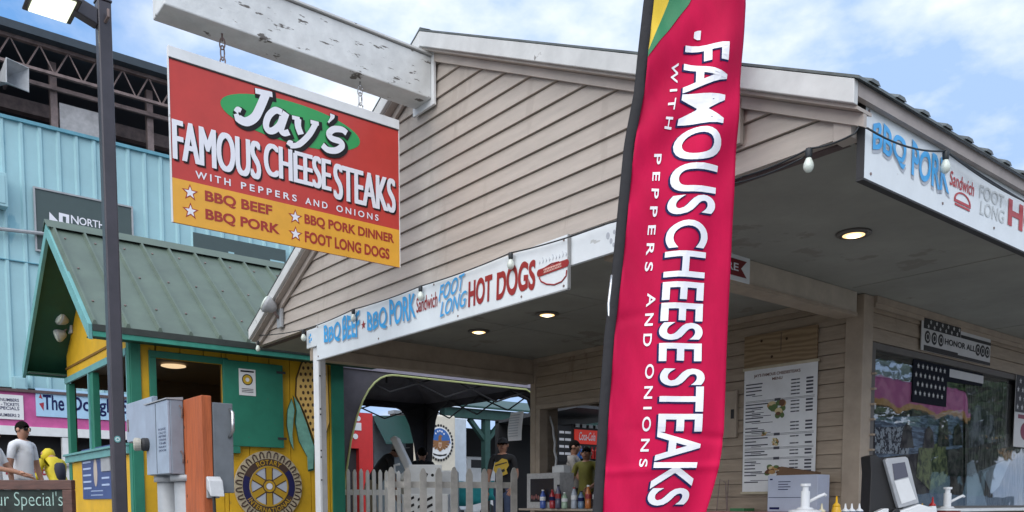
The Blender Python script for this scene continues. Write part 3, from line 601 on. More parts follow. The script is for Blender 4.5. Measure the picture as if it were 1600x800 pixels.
def flagtext(mb, body, y0, y1, s0, s1, bold, grow, off, amp=0.0, dx=0, dy=0, spacing=1):
    # letters run down the flag with their tops towards the fly edge
    vs, fs = glyphs(body, bold, 0, 0, spacing)
    ax = min(v.x for v in vs); bx = max(v.x for v in vs); ay = min(v.y for v in vs); by = max(v.y for v in vs)
    if grow: vs, fs = glyphs(body, bold+grow, 0, 0, spacing)
    bm = bmesh.new(); V = [bm.verts.new((v.x, v.y, 0)) for v in vs]
    for f in fs:
        try: bm.faces.new([V[i] for i in f])
        except ValueError: pass
    x = ax
    for i in range(1, 40):
        c = ax+(bx-ax)*i/40; bmesh.ops.bisect_plane(bm, geom=bm.verts[:]+bm.edges[:]+bm.faces[:], plane_co=(c, 0, 0), plane_no=(1, 0, 0))
    for i in range(1, 6):
        c = ay+(by-ay)*i/6; bmesh.ops.bisect_plane(bm, geom=bm.verts[:]+bm.edges[:]+bm.faces[:], plane_co=(0, c, 0), plane_no=(0, 1, 0))
    bm.verts.ensure_lookup_table(); bm.verts.index_update(); R_ = []
    for v in bm.verts:
        a = (v.co.x-ax)/(bx-ax); c = (v.co.y-ay)/(by-ay); y = y0+(y1-y0)*a; s = s0+(s1-s0)*c
        R_.append(flagpt(s+dx+amp*math.sin(y*.012), y+dy, off))
    mb.add(R_, [tuple(v.index for v in f.verts) for f in bm.faces]); bm.free()
FT = (('FAMOUS', 66, 337, .375, .825), ('CHEESE', 347, 566, .385, .775), ('STEAKS', 577, 790, .405, .80))
b = MB()
for wd, y0, y1, s0_, s1_ in FT: flagtext(b, wd, y0, y1, s0_, s1_, .019, .014, .004, .014, -.010, 2)
b.build('lettering_outline', T_NAVY, ff)
b = MB()
for wd, y0, y1, s0_, s1_ in FT: flagtext(b, wd, y0, y1, s0_, s1_, .019, 0, .0065, .014)
flagtext(b, "'", 42, 56, .47, .54, .04, 0, .0065)
b.build('lettering', T_WHITE, ff)
b = MB()
for wd, y0, y1, s in (('WITH', 92, 200, .265), ('PEPPERS', 238, 424, .205), ('AND', 458, 542, .255), ('ONIONS', 570, 730, .29)): flagtext(b, wd, y0, y1, s, s+.072, .015, 0, .005, .0, spacing=1.6)
b.build('lettering', T_WHITE, ff)
def leaf(mb, f0, f1, off):
    for j in range(60):
        ya = -160+250*j/60; yb = -160+250*(j+1)/60
        sa = (0 if f0 is None else f0(ya), f1(ya)); sb_ = (0 if f0 is None else f0(yb), f1(yb))
        if sa[1] <= sa[0] and sb_[1] <= sb_[0]: continue
        for q in range(5):
            l0 = lambda r_, t: r_[0]+(max(r_)-r_[0])*t
            mb.add([flagpt(l0(sa, q/5), ya, off), flagpt(l0(sa, (q+1)/5), ya, off), flagpt(l0(sb_, (q+1)/5), yb, off), flagpt(l0(sb_, q/5), yb, off)], [(0, 1, 2, 3)])
ye = lambda y: max(0, .16-max(0, y)*.16/78+min(0, y)*-.0005)
ge = lambda y: max(0, .39*(1-max(0, y+0)/88)+min(0, y)*-.002)
b = MB(); leaf(b, None, lambda y: ye(y), .005); b.build('yellow_corner', flat('flag_yellow', (.72, .50, .03), .6), ff)
b = MB(); leaf(b, ye, lambda y: max(ye(y), ge(y)), .005); b.build('green_corner', flat('flag_green', (.02, .19, .08), .6), ff)

# ================================================================== STRING LIGHTS
def bulb(loc, label, out_=None):
    t = thing('string_bulb', label, 'light bulb', loc, 'festoon bulbs round the eaves')
    x, y, z = loc
    MB().lathe((x, y, z-.045), [(.014, .045), (.016, .036), (.015, .010), (.012, .003)], 12).build('socket', M_SOCK, t, smooth=True)
    MB().lathe((x, y, z-.045), [(.002, -.060), (.011, -.058), (.021, -.046), (.024, -.033), (.022, -.020), (.015, -.005), (.011, .005)], 14).build('glass', M_BULB, t, smooth=True)
    return t
yb = YG-.085
bl = [onY(403, 533, YG-.07), onY(474, 515, yb), onY(552, 483, yb), onY(657, 447, yb), onY(798, 395, yb), onY(1264, 232, yb)]
names = ['white festoon bulb at the far left eave corner, beside the yellow booth', 'festoon bulb hanging over the left end of the old lettering board', 'festoon bulb hanging above the word beef on the left board', 'festoon bulb hanging above the word sandwich on the left board', 'festoon bulb hanging above the word dogs on the left board', 'festoon bulb hanging below the gable between the flag and the right corner']
bo = [bulb(tuple(p), nm) for p, nm in zip(bl, names)]
pr = onX(1478, 236, -1.985); bulb(tuple(pr), 'festoon bulb hanging in front of the word pork on the right eave board')
pr2 = onX(1640, 330, -1.985); bulb(tuple(pr2), 'festoon bulb farther along the right eave board past the word pork')
wire = MB()
def sag(a, b_, s=.03, n=10): return [a.lerp(b_, i/n)-ZZ*s*4*(i/n)*(1-i/n) for i in range(n+1)]
ch = [onY(402, 524, YG-.06)]+bl[1:5]+[onY(940, 352, yb), onY(1160, 276, yb), bl[5], onY(1336, 208, YG-.07)]
for a, c in zip(ch, ch[1:]): wire.tube(sag(a, c, .012), .0045, 5)
cr_ = [Vector((-2.0, 3.6, 2.765)), pr, pr2, onX(1700, 380, -1.99)]
for a, c in zip(cr_, cr_[1:]): wire.tube(sag(a, c, .03), .0045, 5)
wire.tube([ch[-1], (-2.02, 3.56, 2.768), cr_[0]], .0045, 5)
wire.tube(sag(pr, onX(1700, 368, -1.99), .02), .0045, 5)
wire.tube(sag(onY(1140, 288, yb), onY(1255, 246, yb), .015), .004, 5)
tag(wire.build('string_light_wire', M_SOCK, smooth=True), 'black festoon wire running along the gable bottom and right eave', 'wire')

# recessed lights
def can(px_, py_, label, r=.10):
    p = onZ(px_, py_, 2.747); t = thing('recessed_light', label, 'ceiling light', (p.x, p.y, 2.74), 'recessed lights in the porch ceiling')
    MB().lathe((p.x, p.y, 2.733), [(r, .014), (r*1.02, .006), (r*.95, .0), (r*.78, -.001), (r*.72, .008)], 24).build('trim_ring', flat('can_trim', (.12, .11, .1), .4), t, smooth=True)
    MB().lathe((p.x, p.y, 2.7275), [(r*.42, .0), (r*.30, -.004), (r*.1, -.007)], 16).build('bulb_face', flat('lamp_core', (.8, .75, .6), .3, emit=((1, .86, .6), 2.2)), t, smooth=True)
    MB().lathe((p.x, p.y, 2.728), [(r*.70, .006), (r*.55, .002), (r*.2, .001)], 24).build('lens', flat('lamp_warm', (.8, .7, .5), .3, emit=((1, .60, .26), .95)), t, smooth=True)
can(855, 490, 'lit recessed ceiling light under the left board, nearer the flag'); can(748, 517, 'lit recessed ceiling light under the left board, nearer the post'); can(1334, 364, 'lit recessed ceiling light in the porch corner right of the flag')

# flood lamps
def flood(p, n_, label, heads, r=.07):
    t = thing('flood_light', label, 'flood light', p); p = Vector(p); n_ = Vector(n_)
    side = n_.cross(ZZ)
    b = MB(); b.obox(p-side*.05-ZZ*.09, side*.1, n_*.03, ZZ*.18); b.build('wall_plate', M_PVC, t, .006)
    for hx, hz, d in heads:
        c = p+n_*.10+side*hx+ZZ*hz; d = Vector(d).normalized()
        MB().tube([p+n_*.03, p+n_*.07+side*hx*.5+ZZ*hz*.5, c], .014, 8).build('arm', M_STEEL, t, smooth=True)
        h = MB().lathe(c, [(.02, -.05), (r*.55, -.03), (r*.95, .03), (r, .06)], 16, d).build('lamp_head', M_PVC, t, smooth=True)
        MB().lathe(c+d*.061, [(r*.97, 0), (r*.8, .02), (r*.3, .03)], 16, d).build('lens', M_BULB, h, smooth=True)
flood(onY(440, 498, YG-.022), (0, -1, 0), 'grey flood light with a round lens at the left foot of the gable', [(.0, .10, (-.3, -.5, .3))], .085)

# ================================================================== YELLOW BOOTH
GB = .45
bo_ = thing('ticket_booth', 'yellow and green wooden booth with a steep green metal roof', 'booth', (-10.75, 3.7, GB))
bx0, bx1, by0, by1 = -12.2, -9.3, 2.53, 4.90
WZ0_, WZ1_ = 1.775, 2.645; wy0, wy1 = 2.765, 3.46; ztop = 2.84
b = MB()                       # front wall facing +X with the window hole; vertical boards
ys = [by0]+[by0+.245*i for i in range(1, 10)]+[by1]
def vboard(y0, y1, z0, z1): b.box((bx1-.03, y0+.004, z0), (bx1, y1-.004, z1))
for y0, y1 in zip(ys, ys[1:]):
    for (q0, q1, z0, z1) in ((max(y0, by0), min(y1, wy0), GB, ztop), (max(y0, wy0), min(y1, wy1), GB, WZ0_), (max(y0, wy0), min(y1, wy1), WZ1_, ztop), (max(y0, wy1), min(y1, by1), GB, ztop)):
        if q1-q0 > .02: vboard(q0, q1, z0, z1)
b.build('front_wall', M_YEL, bo_, .002)
b = MB()
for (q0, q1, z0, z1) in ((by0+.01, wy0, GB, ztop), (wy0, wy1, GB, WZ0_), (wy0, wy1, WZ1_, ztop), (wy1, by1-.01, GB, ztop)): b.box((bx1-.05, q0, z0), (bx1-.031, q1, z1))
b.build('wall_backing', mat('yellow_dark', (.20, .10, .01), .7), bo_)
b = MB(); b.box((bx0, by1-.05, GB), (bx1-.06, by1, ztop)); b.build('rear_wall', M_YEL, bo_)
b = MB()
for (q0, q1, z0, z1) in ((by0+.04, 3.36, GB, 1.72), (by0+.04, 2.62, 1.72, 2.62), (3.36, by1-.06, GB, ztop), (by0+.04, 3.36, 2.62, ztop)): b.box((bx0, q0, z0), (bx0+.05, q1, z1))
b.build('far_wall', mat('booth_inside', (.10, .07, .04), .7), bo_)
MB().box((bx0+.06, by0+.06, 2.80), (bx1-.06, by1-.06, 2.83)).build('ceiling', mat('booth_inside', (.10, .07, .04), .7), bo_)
# green trim of the front
b = MB(); b.box((bx1+.001, wy0-.07, WZ0_-.01), (bx1+.03, wy0, WZ1_)); b.box((bx1+.001, wy1, WZ0_-.01), (bx1+.03, wy1+.03, WZ1_)); b.box((bx1+.001, wy0-.07, WZ1_+.001), (bx1+.032, wy1+.06, WZ1_+.07)); b.box((bx1-.02, wy0-.10, WZ0_-.085), (bx1+.075, wy1+.16, WZ0_-.011)); b.build('window_trim', M_GRN, bo_, .003)
b = MB(); b.box((bx1+.001, by0-.015, GB), (bx1+.024, by0+.085, ztop)); b.box((bx1-.10, by0-.024, GB), (bx1+.0005, by0+.001, ztop)); b.box((bx1+.001, by1-.14, GB), (bx1+.024, by1+.02, ztop)); b.box((bx1-.11, by1+.001, GB), (bx1+.0, by1+.02, ztop)); b.build('corner_board', M_GRN, bo_, .003)
sh = MB().box((bx1+.034, 3.455, 1.768), (bx1+.062, 4.135, 2.695)).build('shutter', M_GRN, bo_, .004)
b = MB(); b.box((bx1+.0625, 4.06, 2.60), (bx1+.07, 4.165, 2.625)); b.box((bx1+.0625, 4.06, 1.86), (bx1+.07, 4.165, 1.885)); b.build('hinge', M_DARK, sh)
# side facing -Y
FBs = frame((bx0, by0, 0), (1, 0, 0), (0, -1, 0)); W_ = bx1-bx0
b = MB(); plate(b, FBs, .12, GB, W_-.11, 1.65, -.05, 0)
b.build('side_panel', M_YEL, bo_)
AZ = 4.22; EZ = 2.88; cxr = (bx0+bx1)/2
slope_ = (AZ-EZ)/(1.70)
def rz(x): return AZ-.06-slope_*abs(x-cxr)
b = MB(); zb = 2.70; hb = min(W_/2, (AZ-.06-zb)/slope_)
b.prism([(cxr-1.44, by0-.0, zb), (cxr+1.44, by0-.0, zb), (cxr+1.44, by0, rz(cxr+1.44)), (cxr, by0, AZ-.08), (cxr-1.44, by0, rz(cxr-1.44))], (0, .05, 0)); b.build('gable_panel', M_YEL, bo_)
b = MB(); plate(b, FBs, .0, 2.84, W_, 2.865, .0, .014); b.build('gable_batten', mat('yellow_dark', (.20, .10, .01), .7), bo_)
b = MB(); plate(b, FBs, -.02, 2.66, W_-.10, 2.735, .001, .03); b.build('head_trim', M_TEAL, bo_, .003)
b = MB(); plate(b, FBs, -.05, 1.655, W_-.10, 1.735, .001, .05); plate(b, FBs, -.06, 1.736, W_-.09, 1.762, -.04, .075); sl = b.build('sill', M_TEAL, bo_, .003)
b = MB()
for x0, x1 in ((-.02, .13), (1.15, 1.35), (2.05, 2.15), (W_-.11, W_-.02)): plate(b, FBs, x0, 1.763, x1, 2.659, -.06, .012)
plate(b, FBs, -.02, GB, .118, 1.654, -.05, .012)
b.build('mullion', M_GRN, bo_, .003)
b = MB(); plate(b, FBs, 1.18, 1.763, 1.215, 2.659, .0125, .03); plate(b, FBs, W_-.14, 1.763, W_-.112, 2.659, -.02, .02); b.build('mullion_edge', M_TEAL, bo_)
# things in the side window
b = MB(); plate(b, FBs, 1.02, 1.80, 1.13, 2.45, -.10, -.095); b.build('window_notice', M_PAPER, bo_)
# roof
ry0, ry1 = 2.09, 5.30; ex0 = cxr-1.70; ex1 = cxr+1.72
M_RP = M_GREENROOF
for sg, ex_ in ((1, ex1), (-1, ex0)):
    b = MB(); ez = AZ-slope_*abs(ex_-cxr)
    b.hexa([(cxr, ry0, AZ-.02), (ex_, ry0, ez-.02), (ex_, ry1, ez-.02), (cxr, ry1, AZ-.02)], [(cxr, ry0, AZ), (ex_, ry0, ez), (ex_, ry1, ez), (cxr, ry1, AZ)])
    y = ry0+.02
    while y < ry1:
        b.hexa([(cxr, y, AZ+.0005), (ex_, y, ez+.0005), (ex_, y+.05, ez+.0005), (cxr, y+.05, AZ+.0005)], [(cxr, y+.014, AZ+.042), (ex_, y+.014, ez+.042), (ex_, y+.034, ez+.042), (cxr, y+.034, AZ+.042)])
        y += .305
    rp = b.build('roof_panel', M_RP, bo_)
    if sg == 1:
        b = MB(); rr = random.Random(2)
        for j in range(11):
            for k in range(3):
                xx = cxr+.25+k*.55; zz = AZ-slope_*(xx-cxr); yy = ry0+.12+j*.305; b.lathe((xx, yy, zz-.002), [(.012, 0), (.012, .012), (.004, .016)], 6, (slope_, 0, 1))
        b.build('roof_screw', M_STEEL, rp)
    b = MB(); b.hexa([(cxr, ry0+.02, AZ-.075), (ex_, ry0+.02, ez-.075), (ex_, ry1-.02, ez-.075), (cxr, ry1-.02, AZ-.075)], [(cxr, ry0+.02, AZ-.021), (ex_, ry0+.02, ez-.021), (ex_, ry1-.02, ez-.021), (cxr, ry1-.02, AZ-.021)]); b.build('roof_deck', M_DGRN, bo_)
    # rake board in front and eave fascia
    b = MB(); b.hexa([(cxr, ry0-.02, AZ-.15), (ex_+sg*.01, ry0-.02, ez-.15), (ex_+sg*.01, ry0+.018, ez-.15), (cxr, ry0+.018, AZ-.15)], [(cxr, ry0-.02, AZ-.004), (ex_+sg*.01, ry0-.02, ez-.004), (ex_+sg*.01, ry0+.018, ez-.004), (cxr, ry0+.018, AZ-.004)]); b.build('rake_board', M_TEAL, bo_, .003)
    b = MB(); b.box((ex_, ry0+.02, ez-.065), (ex_+sg*.02, ry1, ez-.002)); b.build('drip_edge', mat('drip_dark', (.035, .045, .04), .5), bo_)
    b = MB(); b.box((ex_-sg*.03, ry0+.02, ez-.115), (ex_+sg*.012, ry1, ez-.066)); b.build('eave_fascia', mat('teal_green', (.04, .27, .20), .5), bo_)
    b = MB(); b.box((ex_-sg*.031, ry0+.02, ez-.100), (cxr+sg*(W_/2+.03), ry1, ez-.088)); b.build('eave_soffit', M_DGRN, bo_)
b = MB(); b.prism([(cxr-.13, ry0-.03, AZ-.06), (cxr, ry0-.03, AZ+.05), (cxr+.13, ry0-.03, AZ-.06), (cxr, ry0-.03, AZ+.02)], (0, ry1-ry0+.06, 0)); b.build('ridge_cap', M_RP, bo_)
lt = thing('ceiling_lamp', 'lit oval lamp on the ceiling inside the yellow booth window', 'ceiling light', (-11.0, 3.55, 2.78)); MB().lathe((-10.6, 3.36, 2.765), [(.14, .02), (.14, .008), (.09, -.004)], 20).build('lens', flat('lamp_warm2', (.7, .55, .4), .3, emit=((1, .72, .42), .45)), lt)
# door handle-like bell seen at the window edge
t = thing('steel_can', 'shiny steel dispenser standing on the booth window sill behind the post', 'dispenser', (bx1+.03, 3.36, 1.765)); MB().lathe((bx1-.04, 3.36, 1.765), [(.05, 0), (.05, .36), (.045, .42), (.02, .45)], 14).build('body', M_CHROME, t, smooth=True); MB().lathe((bx1-.04, 3.36, 1.80), [(.052, 0), (.052, .07)], 14).build('band', M_DARK, t)
# notices on the booth
def notice(fr, w_, h_, m): 
    b = MB(); plate(b, fr, 0, 0, w_, h_, -.004, 0); return b.build
p0 = onX(374, 617, bx1+.068); p1 = onX(399, 578, bx1+.068)
pn = thing('wheel_notice', 'white paper notice with a small yellow gear wheel on the green shutter', 'notice', p0); fr = frame(p0, (0, 1, 0), (1, 0, 0)); w_ = (p1-p0).y; h_ = (p1-p0).z
b = MB(); plate(b, fr, 0, 0, w_, h_, -.005, 0); b.build('sheet', M_PAPER, pn)
b = MB(); plate(b, fr, w_*.1, h_*.88, w_*.9, h_*.94, 0, .002); 
for i in range(3): plate(b, fr, w_*.15, h_*(.12+i*.06), w_*.85, h_*(.14+i*.06), 0, .002)
ring(b, fr, w_/2, h_*.6, w_*.27, w_*.32, 0, .002); b.build('print', T_BLACK, pn)
b = MB(); ring(b, fr, w_/2, h_*.6, w_*.12, w_*.265, 0, .002); b.build('wheel_print', flat('gear_gold', (.62, .40, .03), .5), pn)
bp_ = thing('rules_poster', 'blue poster with white lines on the yellow booth panel under the window', 'poster', (-11.4, by0, 1.2))
fr = frame(onY(130, 780, by0-.012), (1, 0, 0), (0, -1, 0)); w_ = (onY(176, 780, by0-.012)-fr[0]).x; h_ = .60
b = MB(); plate(b, fr, 0, 0, w_, h_, -.008, 0); b.build('sheet', flat('poster_blue', (.03, .07, .22), .4), bp_)
b = MB(); plate(b, fr, .05, h_*.88, w_*.9, h_*.94, 0, .002)
for i in range(5): plate(b, fr, .05, h_*(.2+i*.13), w_*.32, h_*(.235+i*.13), 0, .002)
for i in range(2): plate(b, fr, w_*.68, h_*(.25+i*.13), w_*.92, h_*(.285+i*.13), 0, .002)
plate(b, fr, w_*.3, h_*.07, w_*.7, h_*.085, 0, .002); plate(b, fr, w_*.3, h_*.15, w_*.7, h_*.165, 0, .002); b.build('lettering', flat('poster_lines', (.42, .52, .72), .5), bp_)
b = MB(); poly(b, fr, ellipse(w_*.48, h_*.52, w_*.06, h_*.28, 20), 0, .003); b.build('picture', flat('poster_tan', (.5, .42, .36), .5), bp_)
b = MB(); plate(b, fr, w_*.7, h_*.52, w_*.98, h_*.85, .0, .012); b.build('card_holder', M_PVC, bp_)
# twin flood lamp of the booth
flood((onY(112, 510, by0-.004)), (0, -1, 0), 'twin-headed flood light on the yellow gable of the booth', [(-.09, .05, (.2, -.8, .25)), (.06, -.10, (-.2, -.8, -.3))], .085)

# round emblem with gear teeth
gc = onX(420, 760, bx1+.02); GRr = .40
em = thing('wheel_emblem', 'round gold and navy gear wheel emblem with lettering on the yellow booth wall', 'emblem', (bx1, gc.y, gc.z-GRr))
fr = frame((bx1+.03, gc.y, gc.z), (0, 1, 0), (1, 0, 0))
M_CREAM = flat('cream', (.52, .45, .31), .5); M_GOLD = flat('emblem_gold', (.50, .30, .02), .5)
b = MB(); poly(b, fr, ellipse(0, 0, GRr, GRr, 64), -.02, 0); b.build('disc', M_CREAM, em)
b = MB(); k = 26
for i in range(k):
    a = 2*math.pi*i/k; da = math.pi/k*.5
    def pt(r_, t_): return fpt(fr, r_*math.sin(t_), r_*math.cos(t_), .004)
    b.tube([pt(GRr*.80, a-da*1.15), pt(GRr*.93, a-da*.9), pt(GRr*.97, a-da*.3), pt(GRr*.97, a+da*.3), pt(GRr*.93, a+da*.9), pt(GRr*.80, a+da*1.15)], .008, 5)
b.build('tooth_outline', flat('brown_line', (.07, .04, .03), .5), em)
b = MB(); ring(b, fr, 0, 0, GRr*.585, GRr*.775, .001, .004, n=48); b.build('ring_band', flat('brown_line', (.07, .04, .03)), em)
b = MB()
for c in (0, math.pi): ring(b, fr, 0, 0, GRr*.60, GRr*.765, .0042, .007, c-.52+.12, c+.42+.25, n=14)
b.build('navy_arc', flat('navy_arc', (.012, .012, .085), .4), em)
b = MB(); poly(b, fr, ellipse(0, 0, GRr*.575, GRr*.575, 48), .001, .003); b.build('wheel_ground', flat('pale_blue', (.48, .52, .60), .5), em)
b = MB(); b2 = MB()
for i in range(6):
    a = math.pi*i/3; d = Vector((math.sin(a), math.cos(a))); q = Vector((d.y, -d.x))
    poly(b2, fr, [tuple(d*GRr*.12+q*GRr*.105), tuple(d*GRr*.56+q*GRr*.115), tuple(d*GRr*.56-q*GRr*.115), tuple(d*GRr*.12-q*GRr*.105)], .0032, .005)
    poly(b, fr, [tuple(d*GRr*.12+q*GRr*.075), tuple(d*GRr*.57+q*GRr*.085), tuple(d*GRr*.57-q*GRr*.085), tuple(d*GRr*.12-q*GRr*.075)], .0052, .008)
poly(b2, fr, ellipse(0, 0, GRr*.195, GRr*.195, 24), .0055, .009)
ring(b, fr, 0, 0, GRr*.10, GRr*.165, .0092, .012, n=20); ring(b, fr, 0, 0, GRr*.53, GRr*.575, .0082, .010, n=48)
b2.build('spoke_outline', flat('brown_line', (.07, .04, .03)), em); b.build('spokes', M_GOLD, em); b = MB(); poly(b, fr, ellipse(0, 0, GRr*.09, GRr*.09, 20), .0092, .0125); b.build('hub', T_WHITE, em)
def arctext(mb, body, r0, r1, a0, a1, top=True):
    vs, fs = glyphs(body, .02, 0, 0, 1.1); ax = min(v.x for v in vs); bx = max(v.x for v in vs); ay = min(v.y for v in vs); by = max(v.y for v in vs); R_ = []
    for v in vs:
        u = (v.x-ax)/(bx-ax); c = (v.y-ay)/(by-ay); th = a0+(a1-a0)*u; r_ = r0+(r1-r0)*c if top else r1+(r0-r1)*c
        R_.append(fpt(fr, r_*math.sin(th), r_*math.cos(th), .008))
    mb.add(R_, fs)
b = MB(); arctext(b, 'ROTARY', GRr*.61, GRr*.75, -.55, .55); arctext(b, 'INTERNATIONAL', GRr*.61, GRr*.75, math.pi+1.05, math.pi-1.05, False); b.build('lettering', M_GOLD, em)

# painted corn cut-out
cs = thing('corn_cutout', 'painted wooden corn cob cut-out with green leaves on the yellow booth wall', 'sign', (bx1, 4.5, 1.45))
fr = frame((bx1+.02, 0, 0), (0, 1, 0), (1, 0, 0))
def pq(px_, py_): q = onX(px_, py_, bx1+.02); return (q.y, q.z)
cob = [pq(x, y) for x, y in ((464, 592), (471, 570), (481, 553), (494, 545), (510, 550), (514, 660), (505, 690), (492, 690), (476, 645), (463, 618))]
b = MB(); poly(b, fr, [(492*0+p[0]*1.0+(p[0]-pq(495, 620)[0])*.05, p[1]+(p[1]-pq(495, 620)[1])*.03) for p in cob], -.014, .003); b.build('cob_outline', flat('corn_dark', (.10, .055, .02), .6), cs)
b = MB(); poly(b, fr, cob, -.012, .006); b.build('cob', flat('corn_yellow', (.86, .56, .17), .5, emit=None), cs)
b = MB(); rows = 15
for j in range(rows):
    for i in range(6):
        px_ = 466+i*7.5+(j % 2)*3.5; py_ = 556+j*9.6
        lo = 463+max(0, (py_-620))*.40+max(0, 590-py_)*.40; 
        if lo+3 < px_ < 511: q = pq(px_, py_); poly(b, fr, ellipse(q[0], q[1], .016, .021, 8), .0061, .009)
b.build('kernel_spots', flat('kernel_dark', (.10, .05, .02), .5), cs)
def leafp(pts, name):
    P_ = [pq(x, y) for x, y in pts]; c = (sum(p[0] for p in P_)/len(P_), sum(p[1] for p in P_)/len(P_))
    b = MB(); poly(b, fr, P_, .0062, .012); o = b.build(name+'_outline', M_DGRN, cs)
    P2 = [(c[0]+(p[0]-c[0])*.88, c[1]+(p[1]-c[1])*.95) for p in P_]; b = MB(); poly(b, fr, P2, .0125, .018); b.build(name, mat('leaf_teal', (.20, .46, .37), .5, var=.2, scale=8), cs)
leafp([(455, 622), (448, 640), (447, 665), (452, 690), (458, 704), (456, 680), (458, 655), (460, 640)], 'leaf')
leafp([(457, 618), (462, 640), (460, 660), (466, 690), (480, 715), (481, 737), (490, 735), (492, 700), (478, 660), (466, 630)], 'leaf')

# ================================================================== GRANDSTAND
GX = -18.0; GY1 = 9.4
gs = thing('grandstand', 'long light blue ribbed metal building with an open dark upper deck and roof truss', 'grandstand', (GX-4, 4, GB))
b = MB(); b.box((GX-.3, -14, 3.25), (GX-.02, GY1, 8.0))
y = -14
while y < GY1-.2:
    b.prism([(GX-.02, y, 3.25), (GX+.02, y+.03, 3.25), (GX+.02, y+.07, 3.25), (GX-.02, y+.1, 3.25)], (0, 0, 4.75)); y += .305
b.build('blue_cladding', M_BLUE, gs)
MB().box((GX-.02, -14, 5.52), (GX+.026, GY1, 5.535)).build('sheet_lap', mat('cap_blue', (.12, .33, .42), .5), gs)
b = MB(); yy = -1.9
while yy < GY1-.2:
    for zz in (3.5, 4.4, 5.3, 5.6, 6.6, 7.7): b.box((GX-.019, yy+.16, zz), (GX-.012, yy+.185, zz+.025))
    yy += .305
b.build('cladding_screws', M_STEEL, gs)
MB().box((GX-.32, -14, 8.0), (GX+.05, GY1, 8.06)).build('deck_cap', mat('cap_blue', (.12, .33, .42), .5), gs)
MB().box((GX-9, -14, GB), (GX-.32, GY1, 3.2)).build('base_block', M_BROWN, gs)
MB().box((GX-9.2, -14, 3.3), (GX-7, GY1, 9.4)).build('upper_back_wall', M_BROWN, gs)
MB().box((GX-9.2, -14, 9.5), (GX+.25, GY1, 9.64)).build('roof', mat('stand_roof', (.03, .045, .06), .5), gs)
b = MB(); zt, zl = 9.44, 9.04
b.box((GX-.06, -6, zt), (GX+.04, GY1, zt+.06)); b.box((GX-.05, -6, zl-.05), (GX+.03, GY1, zl))
y = -6
while y < GY1-.5:
    b.tube([(GX, y, zt), (GX, y+.205, zl)], .016, 5); b.tube([(GX, y+.245, zl), (GX, y+.45, zt)], .016, 5); y += .475
b.build('roof_truss', M_STEEL, gs)
b = MB(); b.box((GX-.35, -14, 8.86), (GX-.28, GY1, 8.93)); b.build('upper_rail', M_STEEL, gs)
wp0 = onX(92, 161, GX-.46)
b = MB()
for yy in (2.7, wp0.y-.16, 5.45, 7.2): b.box((GX-.5, yy, 8.06), (GX-.38, yy+.12, 9.4))
b.build('deck_column', M_STEEL, gs)
wp0 = onX(92, 161, GX-.46); MB().box((GX-.48, wp0.y, 8.06), (GX-.43, wp0.y+.92, wp0.z)).build('white_panel', mat('tarp_white', (.50, .48, .48), .7, var=.15), gs)
MB().box((GX-1.6, -14, 8.75), (GX-1.4, GY1, 9.0)).build('upper_beam', M_STEEL, gs)
def wallbox(px0, py0, px1, py1, dep, m, name, label, cat):
    a = onX(px0, py0, GX); c = onX(px1, py1, GX); t = thing(name, label, cat, (GX, a.y, c.z)); return t, a, c
t, a, c = wallbox(-40, 268, 9, 330, .3, M_BLUE, 'utility_box', 'large pale blue utility box on the blue wall at the left edge', 'utility box'); MB().box((GX+.03, a.y, c.z), (GX+.28, c.y, a.z)).build('case', M_BLUE, t, .01); MB().box((GX+.281, a.y+.04, c.z+.05), (GX+.292, c.y-.04, a.z-.05)).build('door', M_BLUE, t, .004)
t, a, c = wallbox(17, 590, 39, 613, .3, M_BLUE, 'utility_box', 'small pale blue utility box just above the pink stall front', 'utility box'); MB().box((GX+.03, a.y, c.z), (GX+.28, c.y, a.z)).build('case', M_BLUE, t, .01); MB().box((GX+.281, a.y+.03, c.z+.03), (GX+.292, c.y-.03, a.z-.03)).build('door', M_BLUE, t, .004)
# horn loudspeaker
hp = onX(14, 121, GX+.1); t = thing('horn_speaker', 'pale horn loudspeaker on the dark upper deck of the grandstand', 'loudspeaker', hp)
b = MB(); c0 = hp; dx = Vector((.8, .35, -.05)).normalized(); sx_ = Vector((-.35, .8, 0)).normalized(); uz = dx.cross(sx_)
def sq(c_, s_): return [c_+sx_*s_*k1+uz*s_*k2 for k1, k2 in ((-1, -1), (1, -1), (1, 1), (-1, 1))]
A = sq(c0+dx*.25, .21); B = sq(c0-dx*.15, .07); b.add(A+B, [(0, 1, 5, 4), (1, 2, 6, 5), (2, 3, 7, 6), (3, 0, 4, 7), (4, 5, 6, 7)]); hb_ = b.build('horn', mat('horn_grey', (.5, .52, .54), .5), t); mo = hb_.modifiers.new('s', 'SOLIDIFY'); mo.thickness = .015
MB().lathe(c0-dx*.15, [(.09, -.25), (.09, -.02), (.06, 0)], 12, dx).build('driver', M_PVC, t); MB().box((c0.x-.5, c0.y-.02, c0.z-.03), (c0.x-.2, c0.y+.02, c0.z+.03)).build('bracket', M_STEEL, t)
